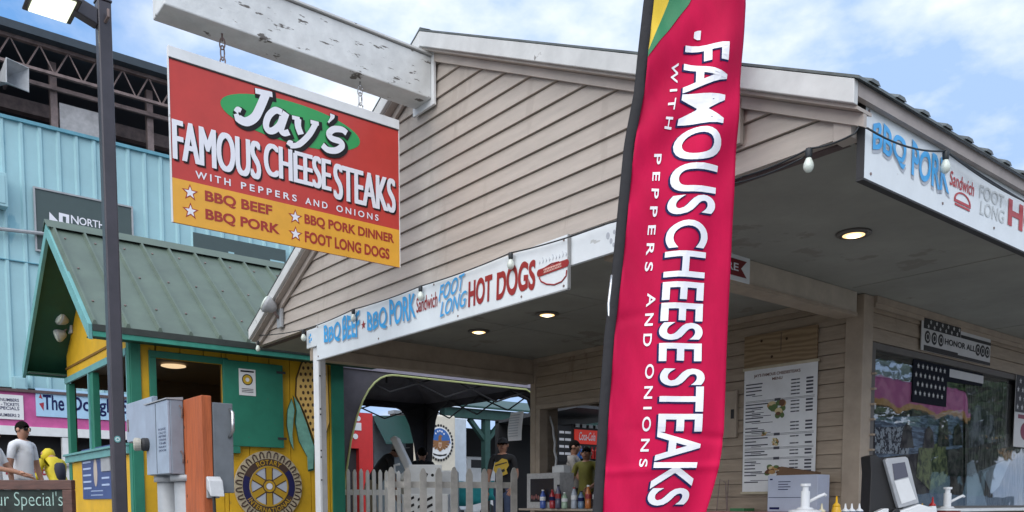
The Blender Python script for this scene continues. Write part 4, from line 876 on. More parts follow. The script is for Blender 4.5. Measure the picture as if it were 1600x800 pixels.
# company signs on the wall
a = onX(57, 382, GX); c = onX(203, 308, GX); a.z = min(a.z, onX(203, 385, GX).z)
ns_ = thing('wall_sign', 'dark green wall sign with a white square mark and the word north', 'sign', (GX, a.y, a.z))
fr = frame((GX+.05, a.y, a.z-.1), (0, 1, 0), (1, 0, 0)); NW = c.y-a.y; NH = c.z-a.z-.12
b = MB(); plate(b, fr, 0, 0, NW, NH, -.03, 0); b.build('board', flat('sign_slate', (.055, .085, .085), .5), ns_)
b = MB(); plate(b, fr, -.03, -.03, NW+.03, -.0005, -.035, .02); plate(b, fr, -.03, NH, NW+.03, NH+.03, -.035, .02); plate(b, fr, -.03, 0, -.0005, NH, -.035, .02); plate(b, fr, NW, 0, NW+.03, NH, -.035, .02); b.build('frame', M_PVC, ns_)
def wy(px_, py_): q = onX(px_, py_, GX+.05); return (q.y-a.y, q.z-(a.z-.1))
b = MB(); b.add([fpt(fr, *wy(x, y), .004) for x, y in ((77, 331), (91, 346), (91, 354), (77, 350))], [(0, 1, 2, 3)]); b.add([fpt(fr, *wy(x, y), .004) for x, y in ((92, 332), (108, 336), (108, 353), (92, 350))], [(0, 1, 2, 3)]); b.build('mark', T_WHITE, ns_)
b = MB(); b.add([fpt(fr, *wy(x, y), .006) for x, y in ((98, 338), (103, 339), (103, 350), (98, 346))], [(0, 1, 2, 3)]); b.build('mark_hole', flat('sign_slate', (.055, .085, .085)), ns_)
q0 = wy(112, 351); q1 = wy(164, 345)
b = MB(); text(b, 'N', fr, wy(111, 348)[0], wy(111, 349)[1], wy(123, 348)[0], wy(111, 336)[1], .012, lift=.005)
text(b, 'ORTH', fr, wy(124, 350)[0], wy(124, 351)[1], wy(163, 350)[0], wy(124, 341)[1]+.02, .012, lift=.005)
text(b, 'Carolina', fr, wy(119, 360)[0], wy(119, 368)[1], wy(180, 360)[0], wy(119, 356)[1], .012, lift=.005); b.build('lettering', T_WHITE, ns_)
a2 = onX(302, 405, GX); c2 = onX(444, 352, GX)
pn2 = thing('wall_sign', 'dark slate wall sign with large pale blue block shapes behind the green booth roof', 'sign', (GX, a2.y, a2.z)); fr2 = frame((GX+.05, a2.y, a2.z-.25), (0, 1, 0), (1, 0, 0)); w_ = c2.y-a2.y
b = MB(); plate(b, fr2, 0, 0, w_, .78, -.03, 0); b.build('board', flat('sign_slate', (.055, .085, .085)), pn2)
b = MB(); plate(b, fr2, w_*.17, .3, w_*.42, .47, 0, .01); plate(b, fr2, w_*.36, .48, w_*.42, .52, 0, .01); plate(b, fr2, w_*.46, .1, w_*.68, .42, 0, .01); plate(b, fr2, w_*.82, .1, w_*.98, .52, 0, .01); b.build('block_mark', M_BLUE, pn2)
t = thing('wall_pipe', 'thin pale pipe running along the blue wall to the booth ridge', 'pipe', (GX+.1, 2.5, 6.0)); b = MB(); pa = onX(-60, 351, GX+.12); pz = onX(76, 366, GX+.12); b.tube([pa, pz], .035, 8); b.build('tube', M_PVC, t); MB().lathe(pz, [(.06, 0), (.06, .1)], 10, (0, 1, 0)).build('elbow', M_WHITE, t)

# pink stall in the grandstand's base
KX = GX+.35
ps = thing('concession_stall', 'pink fronted concession stall with a white trimmed dark serving opening', 'stall', (KX, 3, GB))
z0 = onX(50, 667, KX).z; z1 = onX(50, 614, KX).z
b = MB(); b.box((GX, -6, z0), (KX, 9, z1)); b.build('pink_fascia', M_PINK, ps)
b = MB(); b.box((GX, -6, z1), (KX+.06, 9, z1+.05)); b.build('top_edge', M_BROWN, ps)
b = MB(); b.box((KX-.02, -6, z0-.16), (KX+.05, 9, z0-.002)); b.build('white_trim', M_WHITE, ps)
b = MB(); b.box((GX-.25, -6, GB), (GX+.02, 9, z0)); b.build('dark_interior', M_BLACK, ps)
b = MB()
for px_ in (97,): q = onX(px_, 700, KX); b.box((KX-.08, q.y, GB), (KX+.04, q.y+.22, z0-.17))
b.build('white_post', M_WHITE, ps)
cz = onX(70, 724, KX).z
MB().box((KX-.1, -6, GB), (KX+.03, 9, cz-.05)).build('counter_front', M_WHITE, ps); MB().box((KX-.15, -6, cz-.045), (KX+.10, 9, cz)).build('counter_top', M_PVC, ps)
FK = frame((KX+.035, 0, 0), (0, 1, 0), (1, 0, 0))
def ky(px_, py_): q = onX(px_, py_, KX+.035); return (q.y, q.z)
b = MB(); x0, zz0 = ky(34, 742); x1, zz1 = ky(83, 729); text(b, 'Floats', FK, x0-.25, zz0, x1, zz1, .03, lift=.003); b.build('lettering', flat('floats_red', (.35, .03, .05), .5), ps)
def sgn(name, label, px0, py0, px1, py1, m, cat='sign'):
    q0 = ky(px0, py1); q1 = ky(px1, py0); t = thing(name, label, cat, (KX, q0[0], q0[1])); f_ = frame((KX+.03, q0[0], q0[1]), (0, 1, 0), (1, 0, 0)); b = MB(); plate(b, f_, 0, 0, q1[0]-q0[0], q1[1]-q0[1], -.025, 0); b.build('board', m, t); return t, f_, q1[0]-q0[0], q1[1]-q0[1]
t, f_, w_, h_ = sgn('menu_sign', 'white sign with dark lines of lettering on the pink stall front at the left edge', -20, 618, 36, 653, M_PAPER)
b = MB(); rr = random.Random(5)
for i, (wd, k) in enumerate((('1 NUMBERS', .72), ('2 - TICKETS', .54), ('SPECIALS', .38), ('NUMBERS 2', .1))): text(b, wd, f_, w_*.30, h_*k, w_*.88, h_*(k+.13), .012, lift=.004)
b.build('lettering', T_NAVY, t)
t, f_, w_, h_ = sgn('shop_sign', 'light blue sign with dark blue lettering on the pink stall front', 57, 624, 300, 650, flat('sign_lightblue', (.40, .62, .82), .4))
b = MB(); tx_ = ky(68, 640)[0]-ky(57, 640)[0]; tw_ = ky(101, 640)[0]-ky(57, 640)[0]; text(b, 'The', f_, tx_, h_*.24, tw_, h_*.78, .02, lift=.004); text(b, 'Dough', f_, tw_+.12, h_*.12, tw_+.85, h_*.78, .02, lift=.004); text(b, 'Shop', f_, tw_+1.0, h_*.12, tw_+1.7, h_*.78, .02, lift=.004)
b.build('lettering', T_NAVY, t)
b = MB(); poly(b, f_, [(.05, h_*.45), (.12, h_*.2), (.13, h_*.5)], .001, .004); poly(b, f_, [(.05, h_*.66), (.11, h_*.62), (.08, h_*.80)], .001, .004); b.build('mark', flat('floats_red', (.35, .03, .05)), t)

# ================================================================== LAMP POST
c0 = onY(187, 400, 0) if False else at(174, 400, 5.1)
lp = thing('lamp_post', 'dark square lamp post with a lit flat lamp head at the upper left', 'lamp post', (c0.x, c0.y, gz(c0.x, c0.y)))
hw = .037; ztop_ = at(171, 5, 5.1).z
b = MB(); b.box((c0.x-hw, c0.y-hw, gz(c0.x, c0.y)-.05), (c0.x+hw, c0.y+hw, ztop_)); b.build('pole', M_POLE, lp, .008)
MB().box((c0.x-hw-.004, c0.y-hw-.004, ztop_), (c0.x+hw+.004, c0.y+hw+.004, ztop_+.012)).build('cap', M_POLE, lp, .003)
HX_ = c0.x-.15; e1_ = onX(111, 40, HX_); e0_ = onX(33, 15, HX_); zh = (e1_.z+e0_.z)/2; y1_, y0_ = e1_.y, e0_.y
az0 = onX(158, 40, c0.x+.035).z; az1 = onX(158, 14, c0.x+.035).z
b = MB(); b.hexa([(c0.x-.035, y1_-.06, zh+.012), (c0.x+.035, y1_-.06, zh+.012), (c0.x+.035, c0.y-hw-.001, az0), (c0.x-.035, c0.y-hw-.001, az0)], [(c0.x-.035, y1_-.06, zh+.10), (c0.x+.035, y1_-.06, zh+.10), (c0.x+.035, c0.y-hw-.001, az1), (c0.x-.035, c0.y-hw-.001, az1)]); ar = b.build('arm', M_POLE, lp, .006)
hd = MB(); hd.hexa([(c0.x-.15, y0_, zh), (c0.x+.15, y0_, zh), (c0.x+.15, y1_, zh), (c0.x-.15, y1_, zh)], [(c0.x-.12, y0_+.03, zh+.09), (c0.x+.12, y0_+.03, zh+.09), (c0.x+.10, y1_-.02, zh+.09), (c0.x-.10, y1_-.02, zh+.09)]); hdo = hd.build('lamp_head', M_POLE, lp, .008)
b = MB(); b.box((c0.x-.125, y0_+.03, zh-.008), (c0.x+.125, y1_-.03, zh-.0005)); b.build('lens', mat('led_lens', (.8, .8, .7), .3, var=.3, scale=14, emit=((.90, 1, .70), .75)), hdo)
b = MB()
for i in range(3):
    for j in range(4): b.box((c0.x-.10+i*.075, y0_+.05+j*(y1_-y0_-.1)/4, zh-.016), (c0.x-.06+i*.075, y0_+.05+(j+.55)*(y1_-y0_-.1)/4, zh-.0085))
b.build('led_chips', mat('led_chip', (.8, .8, .7), .3, emit=((1, .97, .85), 3)), hdo)
b = MB(); b.tube([(c0.x+hw, c0.y, ztop_-.12), (c0.x+hw+.035, c0.y+.01, ztop_-.10), (c0.x+hw+.035, c0.y+.01, ztop_-.06)], .008, 6); b.build('hook', M_STEEL, lp)
t = thing('pole_sticker', 'tiny green round sticker on the dark lamp post', 'sticker', at(186, 687, 5.0)); fr = frame((c0.x+hw+.001, c0.y-.01, at(186, 687, 5.1).z), (0, 1, 0), (1, 0, 0)); b = MB(); poly(b, fr, ellipse(0, 0, .018, .02, 12), 0, .002); b.build('disc', M_TEAL, t); b = MB(); ring(b, fr, 0, 0, .008, .012, .002, .003, n=10); b.build('print', M_WHITE, t)

# ================================================================== ORANGE POST AND ELECTRICAL BOXES
pc = at(316, 700, 6.0); zt = at(305, 617, 6.0).z
pl_ = onY(287, 700, pc.y).x; prr = onX(328, 700, pc.x).y
op = thing('utility_post', 'weathered orange wooden post carrying grey electrical boxes', 'post', (pc.x, pc.y, gz(pc.x, pc.y)))
b = MB(); b.box((pl_, pc.y, gz(pc.x, pc.y)-.1), (pc.x, prr+.02, zt)); b.build('post', M_ORANGE, op, .006)
b = MB()
for dz, dx_ in ((.2, .03), (.45, .08), (.7, .05)): poly(b, frame((pl_, pc.y, zt-dz), (1, 0, 0), (0, -1, 0)), ellipse(dx_, 0, .008, .012, 10), .0, .001)
b.build('knot', mat('knot_brown', (.12, .05, .02), .7), op)
gzp = gz(pc.x, pc.y)
yb1 = onX(263, 700, onY(288, 700, pc.y-.002).x).y   # front plane of the main box
xr = onY(288, 700, pc.y-.002).x; xl = onY(229, 700, yb1).x
zb0 = onY(245, 742, yb1).z; zb1 = onY(245, 628, yb1).z
eb = thing('electrical_box', 'large grey electrical cabinet with stencilled lettering on the orange post', 'electrical box', ((xl+xr)/2, yb1, zb0))
b = MB(); b.box((xl, yb1+.02, zb0), (xr, pc.y-.003, zb1)); b.build('cabinet', M_GREY, eb, .005)
b = MB(); b.box((xl-.004, yb1, zb0+.004), (xr-.002, yb1+.0195, zb1-.004)); b.build('door', mat('box_grey_door', (.36, .44, .54), .42, .1, var=.08), eb, .004)
b = MB(); b.hexa([(xl-.01, yb1-.01, zb1), (xr+.008, yb1-.01, zb1), (xr+.008, pc.y-.004, zb1), (xl-.01, pc.y-.004, zb1)], [(xl-.01, yb1-.01, zb1+.008), (xr+.008, yb1-.01, zb1+.008), (xr+.008, pc.y-.004, zb1+.02), (xl-.01, pc.y-.004, zb1+.02)]); b.build('rain_cap', M_PVC, eb)
b = MB(); xm = (xl+xr)/2-.01; b.box((xm-.003, yb1-.003, zb0+.01), (xm+.003, yb1-.0005, zb1-.01)); b.build('door_seam', mat('box_seam', (.14, .17, .2), .5), eb)
FE_ = frame((xl, yb1-.001, zb0), (1, 0, 0), (0, -1, 0)); bw = xr-xl
b = MB(); 
for i, wd in enumerate(('PLEASE', 'CALL US', 'BEFORE', 'OPENING', 'THE', 'MAIN BOX', 'DOOR')): text(b, wd, FE_, bw*.60, (zb1-zb0)*(.60-i*.048), bw*.92, (zb1-zb0)*(.60-i*.048)+.015, .0, lift=.002)
b.build('lettering', T_NAVY, eb)
b = MB()
for zz in (zb0+.08, zb1-.13): b.tube([(xr+.004, yb1+.10, zz), (xr+.012, yb1+.10, zz+.03), (xr+.012, yb1+.10, zz+.06), (xr+.004, yb1+.085, zz+.09)], .006, 6)
b.build('latch', M_STEEL, eb)
b = MB(); c_ = Vector((xl+.035, yb1-.001, zb0+(zb1-zb0)*.44)); b.lathe(c_, [(.05, 0), (.05, .035), (.042, .05)], 20, (0, -1, 0)); kb = b.build('meter_socket', M_DARK, eb); b = MB(); b.lathe(c_+Vector((-.01, -.045, 0)), [(.045, 0), (.05, .02), (.05, .045), (.035, .055)], 14, (-.3, -1, 0)); b.build('plug', mat('plug_beige', (.46, .44, .38), .5), kb)
s0x = onY(200, 650, yb1+.06).x
sb2 = thing('electrical_box', 'small pale grey electrical box left of the large cabinet', 'electrical box', (s0x, yb1+.06, zb0+.2))
zs0 = onY(215, 690, yb1+.06).z; zs1 = onY(215, 626, yb1+.06).z
b = MB(); b.box((s0x, yb1+.06, zs0), (xl-.008, pc.y-.02, zs1)); b.build('case', M_GREY, sb2, .004); b = MB(); b.box((s0x+.004, yb1+.045, zs0+.006), (xl-.012, yb1+.0595, zs1-.006)); b.build('cover', mat('box_grey_door', (.36, .44, .54)), sb2, .004); b = MB(); b.box((s0x+.06, yb1+.035, zs0+.09), (s0x+.072, yb1+.0445, zs0+.19)); b.build('hasp', M_STEEL, sb2)
def conduit(px0, px1, label, m, yoff):
    q0 = onY(px0, 770, yb1+yoff); q1 = onY(px1, 770, yb1+yoff); r_ = (q1.x-q0.x)/2
    t = thing('conduit', label, 'conduit', ((q0.x+q1.x)/2, yb1+yoff, gzp)); b = MB(); b.tube([((q0.x+q1.x)/2, yb1+yoff+r_, gzp-.05), ((q0.x+q1.x)/2, yb1+yoff+r_, zb0+.001)], r_*.92, 14); b.build('pipe', m, t, smooth=True); b = MB(); b.tube([((q0.x+q1.x)/2, yb1+yoff+r_, zb0-.05), ((q0.x+q1.x)/2, yb1+yoff+r_, zb0-.004)], r_*1.12, 14); b.build('coupling', m, t, smooth=True)
conduit(238, 252, 'left grey conduit below the large electrical cabinet', M_PVC, .05); conduit(262, 281, 'right wide grey conduit below the large electrical cabinet', M_PVC, .06); conduit(254, 259, 'thin rusty orange conduit between the two grey ones', M_ORANGE, .10)
t = thing('disconnect_box', 'narrow grey switch box with a steel handle behind the orange post', 'switch box', (pc.x, prr+.1, 1.4)); d0 = at(330, 690, 6.3); 
z0 = onX(326, 770, pc.x+.0).z; z1 = onX(326, 628, pc.x).z; ye_ = onX(329, 700, pc.x-.005).y
b = MB(); b.box((pc.x-.13, prr+.025, z0), (pc.x-.0, prr+.17, z1)); b.build('case', mat('box_grey_dk', (.16, .18, .2), .45, var=.1), t, .005); b = MB(); zz = z0+(z1-z0)*.62; b.tube([(pc.x+.0, prr+.14, zz), (pc.x+.05, prr+.15, zz+.05), (pc.x+.05, prr+.15, zz+.17), (pc.x, prr+.15, zz+.2)], .012, 8); b.build('handle', M_CHROME, t, smooth=True)
t = thing('outlet_box', 'pale weatherproof outlet cover with a dangling plug beside the orange post', 'outlet', (pc.x, prr+.1, 1.2)); q = onX(331, 763, pc.x)
b = MB(); b.box((pc.x-.06, q.y-.04, q.z-.07), (pc.x+.02, q.y+.05, q.z+.08)); b.build('back', M_PVC, t, .006); b = MB(); b.hexa([(pc.x+.02, q.y-.045, q.z), (pc.x+.10, q.y-.045, q.z-.06), (pc.x+.10, q.y+.055, q.z-.06), (pc.x+.02, q.y+.055, q.z)], [(pc.x+.02, q.y-.045, q.z+.085), (pc.x+.07, q.y-.045, q.z+.05), (pc.x+.07, q.y+.055, q.z+.05), (pc.x+.02, q.y+.055, q.z+.085)]); b.build('cover', mat('cover_white', (.58, .60, .62), .4), t, .006); b = MB(); b.tube([(pc.x+.03, q.y, q.z-.02), (pc.x+.04, q.y, q.z-.12), (pc.x+.02, q.y+.01, q.z-.3), (pc.x+.03, q.y, q.z-.6)], .012, 8); b.build('cord', M_DARK, t, smooth=True)

# ================================================================== CHALKBOARD
cd_ = 5.3; a = at(-70, 752, cd_); c = at(114, 752, cd_)
cb = thing('chalkboard', 'brown framed chalkboard lettered specials at the lower left corner', 'chalkboard', (c.x, c.y, gz(c.x, c.y)))
rdir = Vector((c.x-a.x, c.y-a.y, 0)); fr = frame((a.x, a.y, 0), rdir, (rdir.y, -rdir.x, 0)); CW = rdir.length; zt = at(50, 750, cd_).z
M_FRW = mat('frame_brown', (.10, .045, .035), .5, var=.25, scale=12, stretch=(1, 1, 6))
b = MB(); plate(b, fr, 0, .45, CW-.061, zt-.061, -.02, 0); bb_ = b.build('slate', mat('slate', (.018, .03, .026), .75, var=.5, scale=7), cb)
b = MB(); plate(b, fr, 0, zt-.06, CW, zt, -.03, .02); plate(b, fr, CW-.06, .1, CW, zt-.0605, -.03, .02); plate(b, fr, 0, .4, CW-.0605, .449, -.03, .02); b.build('frame', M_FRW, cb, .004)
def cx(px_): return (px_+70)/(114+70)*CW
M_CHALK = mat('chalk', (.38, .55, .50), .9, var=.3, scale=60)
b = MB(); zc = at(50, 791, cd_).z; text(b, "Our Special's", fr, cx(-26), zc-.025, cx(97), at(50, 768, cd_).z, -.012, lift=.002); text(b, 'Hot Fries   $12', fr, cx(-20), zc-.16, cx(90), zc-.06, -.01, lift=.002); b.build('lettering', M_CHALK, cb)

# ================================================================== PEOPLE
def person(loc, face, label, pose, top, sleeve=.5, pants=None, skin=None, hair=M_HAIR, cap=None, lean=0, height=1.75, head_turn=0, head_drop=0, build=1.0, extra=None):
    """face: direction the person looks; pose: dict with hand targets (x forward, y left, z up, metres for a 1.75 m body)"""
    skin = skin or M_SKIN; pants = pants or M_DENIM
    root = thing('person', label, 'person', loc); k = height/1.75
    fx = Vector((face[0], face[1], 0)).normalized(); fy = Vector((-fx.y, fx.x, 0))
    def W(p): return Vector(loc)+(fx*p[0]+fy*p[1]+ZZ*p[2])*k
    hip = Vector((0, 0, .93)); sl, cl = math.sin(lean), math.cos(lean)
    def T(x, y, z): z -= .93; return Vector((hip.x+x*cl+z*sl, y, hip.z+z*cl-x*sl))
    V = []; E_ = []; R_ = []; TG = []
    def v(p, r, tg, par=None):
        V.append(W(p)); R_.append((r*k*(build if tg in 'ts' else 1),)*2 if not isinstance(r, tuple) else (r[0]*k*build, r[1]*k*build)); TG.append(tg)
        if par is not None: E_.append((par, len(V)-1))
        return len(V)-1
    pel = v(hip, (.135, .125), 'p'); wst = v(T(0, 0, 1.08), (.128, .122), 't', pel); ch = v(T(.01, 0, 1.28), (.140, .132), 't', wst); up_ = v(T(0, 0, 1.42), (.10, .09), 't', ch)
    nk = v(T(.0, 0, 1.505), .052, 'k', up_); hd0 = T(.015, 0, 1.58)+Vector((.03*head_drop, 0, -.03*head_drop)); hd1 = T(.02, 0, 1.67)+Vector((.07*head_drop, 0, -.06*head_drop))
    h0 = v(hd0, .080, 'k', nk); h1 = v(hd1, .100, 'k', h0)
    tips = []
    for s, key in ((1, 'L'), (-1, 'R')):
        sh_ = T(0, .175*s, 1.43); hand = Vector(pose.get(key, (.08, .28*s, .80)))
        d = hand-sh_; L1, L2 = .29, .26; dl = min(d.length, .545); dn = d.normalized(); aa = (L1*L1-L2*L2+dl*dl)/(2*dl); hh = math.sqrt(max(0, L1*L1-aa*aa))
        bend = (Vector((-.5, .5*s, -.6))-dn*Vector((-.5, .5*s, -.6)).dot(dn)).normalized(); el = sh_+dn*aa+bend*hh; wr = sh_+dn*dl
        a0 = v(sh_, .062, 's', up_); a1 = v(sh_.lerp(el, .55), .050, 's' if sleeve >= .3 else 'k', a0); a2 = v(el, .042, 's' if sleeve >= .8 else 'k', a1); a3 = v(wr, .028, 's' if sleeve >= .95 else 'k', a2)
        hd_ = (wr-el).normalized(); pm = v(wr+hd_*.06, (.040, .018), 'k', a3)
        sd_ = hd_.cross(Vector((1, 0, .3))).normalized() if abs(hd_.x) < .9 else Vector((0, 1, 0))
        for q in range(4):
            o = (q-1.5)*.021; b0 = v(wr+hd_*.095+sd_*o, .0105, 'k', pm); b1 = v(wr+hd_*(.135-.006*abs(q-1.2))+sd_*o*1.05+Vector((.012, 0, -.006)), .009, 'k', b0); v(wr+hd_*(.165-.01*abs(q-1.2))+sd_*o*1.05+Vector((.03, 0, -.014)), .0075, 'k', b1)
        t0 = v(wr+hd_*.045+sd_*.035*s+Vector((.015, 0, 0)), .011, 'k', pm); v(wr+hd_*.085+sd_*.055*s+Vector((.03, 0, 0)), .009, 'k', t0)
        st_ = pose.get('step', .05)*s
        l0 = v(Vector((0, .095*s, .88)), .095, 'p', pel); l1 = v(Vector((.03+st_, .10*s, .50)), .062, 'p', l0); l2 = v(Vector((-.02+st_, .105*s, .11)), .042, 'p', l1); l3 = v(Vector((.0+st_, .105*s, .05)), .045, 'f', l2); v(Vector((.15+st_, .12*s, .035)), .036, 'f', l3)
    me = bpy.data.meshes.new('body'); off = Vector(loc); me.from_pydata([p-off for p in V], E_, [])
    ob = bpy.data.objects.new('body_tmp', me); COL.objects.link(ob); ob.modifiers.new('skin', 'SKIN'); ob.modifiers.new('sub', 'SUBSURF').levels = 1; ob.modifiers['sub'].render_levels = 1
    for i, sv in enumerate(me.skin_vertices[0].data): sv.radius = R_[i]; sv.use_root = (i == 0)
    dg = bpy.context.evaluated_depsgraph_get(); nm = bpy.data.meshes.new_from_object(ob.evaluated_get(dg)); bpy.data.objects.remove(ob)
    mats = {'p': 0, 't': 1, 's': 1, 'k': 2, 'f': 3}; nm.materials.clear()
    for m_ in (pants, top, skin, M_BLACK): nm.materials.append(m_)
    segs = [(V[a]-off, V[c]-off, TG[c], (sum(R_[a])+sum(R_[c]))/4) for a, c in E_]
    for pl in nm.polygons:
        p = pl.center; best = 1e9; tg = 't'
        for a, c, t_, rr0 in segs:
            ab = c-a; u = max(0, min(1, (p-a).dot(ab)/max(1e-9, ab.length_squared))); dd = (p-a-ab*u).length/(rr0+.02)
            if t_ == 'k' and u < .25 and False: continue
            if dd < best: best = dd; tg = t_
        pl.material_index = mats[tg]; pl.use_smooth = True
    nm.name = 'body'; o = bpy.data.objects.new('body', nm); COL.objects.link(o); o.parent = root
    # head details
    hc = (W(hd0)+W(hd1))/2; ca, sa = math.cos(head_turn), math.sin(head_turn); hx = fx*ca+fy*sa; hy = Vector((-hx.y, hx.x, 0)); hz = (ZZ-hx*.25*head_drop).normalized(); hx = (hx-hz*hx.dot(hz)).normalized()
    def HP(a, b_, c): return hc+(hx*a+hy*b_+hz*c)*k
    f = MB()
    for s in (1, -1):
        f.lathe(HP(.083, .032*s, .02), [(.001, -.012), (.011, -.004), (.012, .002), (.004, .008)], 8, hx)
    f.build('eyes', M_BLACK, root, smooth=True)
    f = MB(); f.hexa([HP(.085, -.016, -.022), HP(.112, -.008, -.020), HP(.112, .008, -.020), HP(.085, .016, -.022)], [HP(.082, -.007, .025), HP(.088, -.004, .028), HP(.088, .004, .028), HP(.082, .007, .025)])
    for s in (1, -1): f.lathe(HP(-.005, .085*s, .0), [(.005, -.008), (.026, -.003), (.028, .004), (.012, .01)], 10, hy*s)
    f.build('nose_and_ears', skin, root, smooth=True)
    f = MB(); f.tube([HP(.080, -.024, -.052), HP(.090, 0, -.055), HP(.080, .024, -.052)], .006, 6); f.build('mouth', mat('lips', (.25, .08, .07), .5), root, smooth=True)
    # hair shell (or cap): half ellipsoid
    def shell(name, m, front, back, rad, up_):
        s = MB(); n1, n2 = 18, 8
        for j in range(n2+1):
            for i in range(n1):
                th = 2*math.pi*i/n1; u = (.5+.5*math.cos(th))**1.4; lo = back+(front-back)*u; ph = math.pi/2+(lo-math.pi/2)*j/n2
                s.v.append(HP(-.010+math.cos(ph)*math.cos(th)*rad[0], math.cos(ph)*math.sin(th)*rad[1], up_+math.sin(ph)*rad[2]))
        for j in range(n2):
            for i in range(n1): s.f.append((j*n1+i, j*n1+(i+1) % n1, (j+1)*n1+(i+1) % n1, (j+1)*n1+i)); s.mi.append(0)
        return s.build(name, m, root, smooth=True)
    if hair: shell('hair', hair, .42, -.85, (.092, .080, .100), .020)
    if cap:
        c_ = shell('cap', cap, .10, .0, (.100, .088, .100), .030); q = MB(); q.hexa([HP(.07, -.07, .040), HP(.175, -.045, .032), HP(.175, .045, .032), HP(.07, .07, .040)], [HP(.07, -.07, .050), HP(.175, -.045, .040), HP(.175, .045, .040), HP(.07, .07, .050)]); q.build('visor', cap, c_)
    if extra: extra(root, W, T, HP)
    return root
def pl(px_, py_, d): q = at(px_, py_, d); q.z = gz(q.x, q.y); return q
def glasses(root, W, T, HP):
    b = MB(); b.tube([HP(-.01, -.078, .012), HP(.066, -.068, .012)], .004, 5); b.tube([HP(-.01, .078, .012), HP(.066, .068, .012)], .004, 5)
    b.hexa([HP(.064, -.068, -.012), HP(.084, -.005, -.012), HP(.084, .005, -.012), HP(.064, .068, -.012)], [HP(.066, -.068, .022), HP(.088, -.005, .022), HP(.088, .005, .022), HP(.066, .068, .022)]); b.build('glasses', M_BLACK, root)
RV = Vector((RT.x, RT.y, 0)); FV = Vector((HF.x, HF.y, 0))
person(pl(35, 700, 11.8), RV*1.0+FV*-.15, 'dark haired man in a white t-shirt and sunglasses standing at the pink stall', {'R': (.04, -.26, .83), 'L': (.12, .24, .84)}, M_SHIRTW, .45, mat('pants_pale', (.45, .50, .58), .8), extra=glasses, build=1.02, height=1.82)
person(pl(-14, 700, 11.3), RV*1.0+FV*.1, 'person in a white shirt with a raised forearm, cut by the left edge', {'R': (.38, -.12, 1.13), 'L': (.36, .12, 1.1)}, M_SHIRTW, .45, mat('pants_pale', (.45, .50, .58)), height=1.70)
def hoodpack(root, W, T, HP):
    q = MB(); 
    q.lathe(HP(-.02, 0, -.05), [(.001, -.07), (.075, -.05), (.092, .0), (.090, .06), (.06, .115), (.001, .14)], 12, HP(-.10, 0, .4)-HP(0, 0, 0)); q.build('hood', M_JACKY, root, smooth=True)
    q = MB(); a = W(T(-.10, 0, 1.22)); q.lathe(a, [(.04, -.16), (.075, -.13), (.08, .0), (.07, .10), (.04, .13)], 8); q.build('backpack', mat('pack_navy', (.03, .035, .06), .8), root, smooth=True)
person(pl(94, 700, 12.4), RV*-.9+FV*.5, 'person in a yellow hooded jacket leaning over the pink stall counter', {'R': (.5, -.12, 1.0), 'L': (.48, .15, 1.0)}, M_JACKY, 1.0, M_DENIM, hair=None, lean=.42, height=1.62, head_drop=.8, extra=hoodpack)

# ================================================================== POP-UP TENT
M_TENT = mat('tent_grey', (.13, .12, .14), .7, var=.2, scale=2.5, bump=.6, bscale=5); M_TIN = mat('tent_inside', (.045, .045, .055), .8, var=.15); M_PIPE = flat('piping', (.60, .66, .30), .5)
tx0, tx1, ty0, ty1 = -13.3, -10.0, 5.12, 8.72; tzt = 2.95
tn = thing('canopy_tent', 'dark grey pop-up canopy tent with arched walls edged in pale piping', 'tent', ((tx0+tx1)/2, (ty0+ty1)/2, GB))
def archwall(p, q, inward, name, m, legw=.62, top=.10, piping=True, legw2=None):
    p = Vector(p); q = Vector(q); L = (q-p).length; r_ = (q-p)/L; b = MB(); n_ = 40; pts = []
    for i in range(n_+1):
        t = i/n_*L; e = min(t, (L-t)*(1 if legw2 is None else legw/legw2))
        zc = tzt-top if e > legw*1.6 else (GB+(tzt-top-GB)*math.sqrt(max(0, 1-(1-max(0, e-.12)/(legw*1.6-.12))**2.6)) if e > .12 else GB)
        pts.append((t, zc))
    for (t0, z0), (t1, z1) in zip(pts, pts[1:]):
        A = p+r_*t0; B_ = p+r_*t1
        if z0 >= tzt and z1 >= tzt: continue
        b.hexa([(A.x, A.y, z0), (B_.x, B_.y, z1), (B_.x+inward[0]*.01, B_.y+inward[1]*.01, z1), (A.x+inward[0]*.01, A.y+inward[1]*.01, z0)], [(A.x, A.y, tzt), (B_.x, B_.y, tzt), (B_.x+inward[0]*.01, B_.y+inward[1]*.01, tzt), (A.x+inward[0]*.01, A.y+inward[1]*.01, tzt)])
    o = b.build(name, m, tn)
    if piping:
        w_ = MB(); w_.tube([(p+r_*t)+Vector((-inward[0]*.012, -inward[1]*.012, z-p.z)) for t, z in pts], .013, 5); w_.build('piping', M_PIPE, o)
    return o
archwall((tx1, ty0, 0), (tx1, ty1, 0), (-1, 0), 'arched_wall', M_TENT, legw2=.22)
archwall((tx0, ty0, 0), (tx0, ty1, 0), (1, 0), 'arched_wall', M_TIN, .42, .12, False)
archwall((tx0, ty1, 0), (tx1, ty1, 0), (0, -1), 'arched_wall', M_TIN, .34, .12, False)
b = MB(); b.box((tx1+.001, ty0-.02, tzt-.075), (tx1+.02, ty1, tzt+.03)); b.build('valance', mat('valance_lilac', (.32, .30, .37), .6, var=.1), tn)
b = MB(); pk = ((tx0+tx1)/2, (ty0+ty1)/2, 3.95); C4 = [(tx0, ty0, tzt), (tx1, ty0, tzt), (tx1, ty1, tzt), (tx0, ty1, tzt)]; b.add(C4+[pk], [(0, 1, 4), (1, 2, 4), (2, 3, 4), (3, 0, 4)]); ro = b.build('canopy', M_TENT, tn); sm = ro.modifiers.new('s', 'SOLIDIFY'); sm.thickness = .01
b = MB()
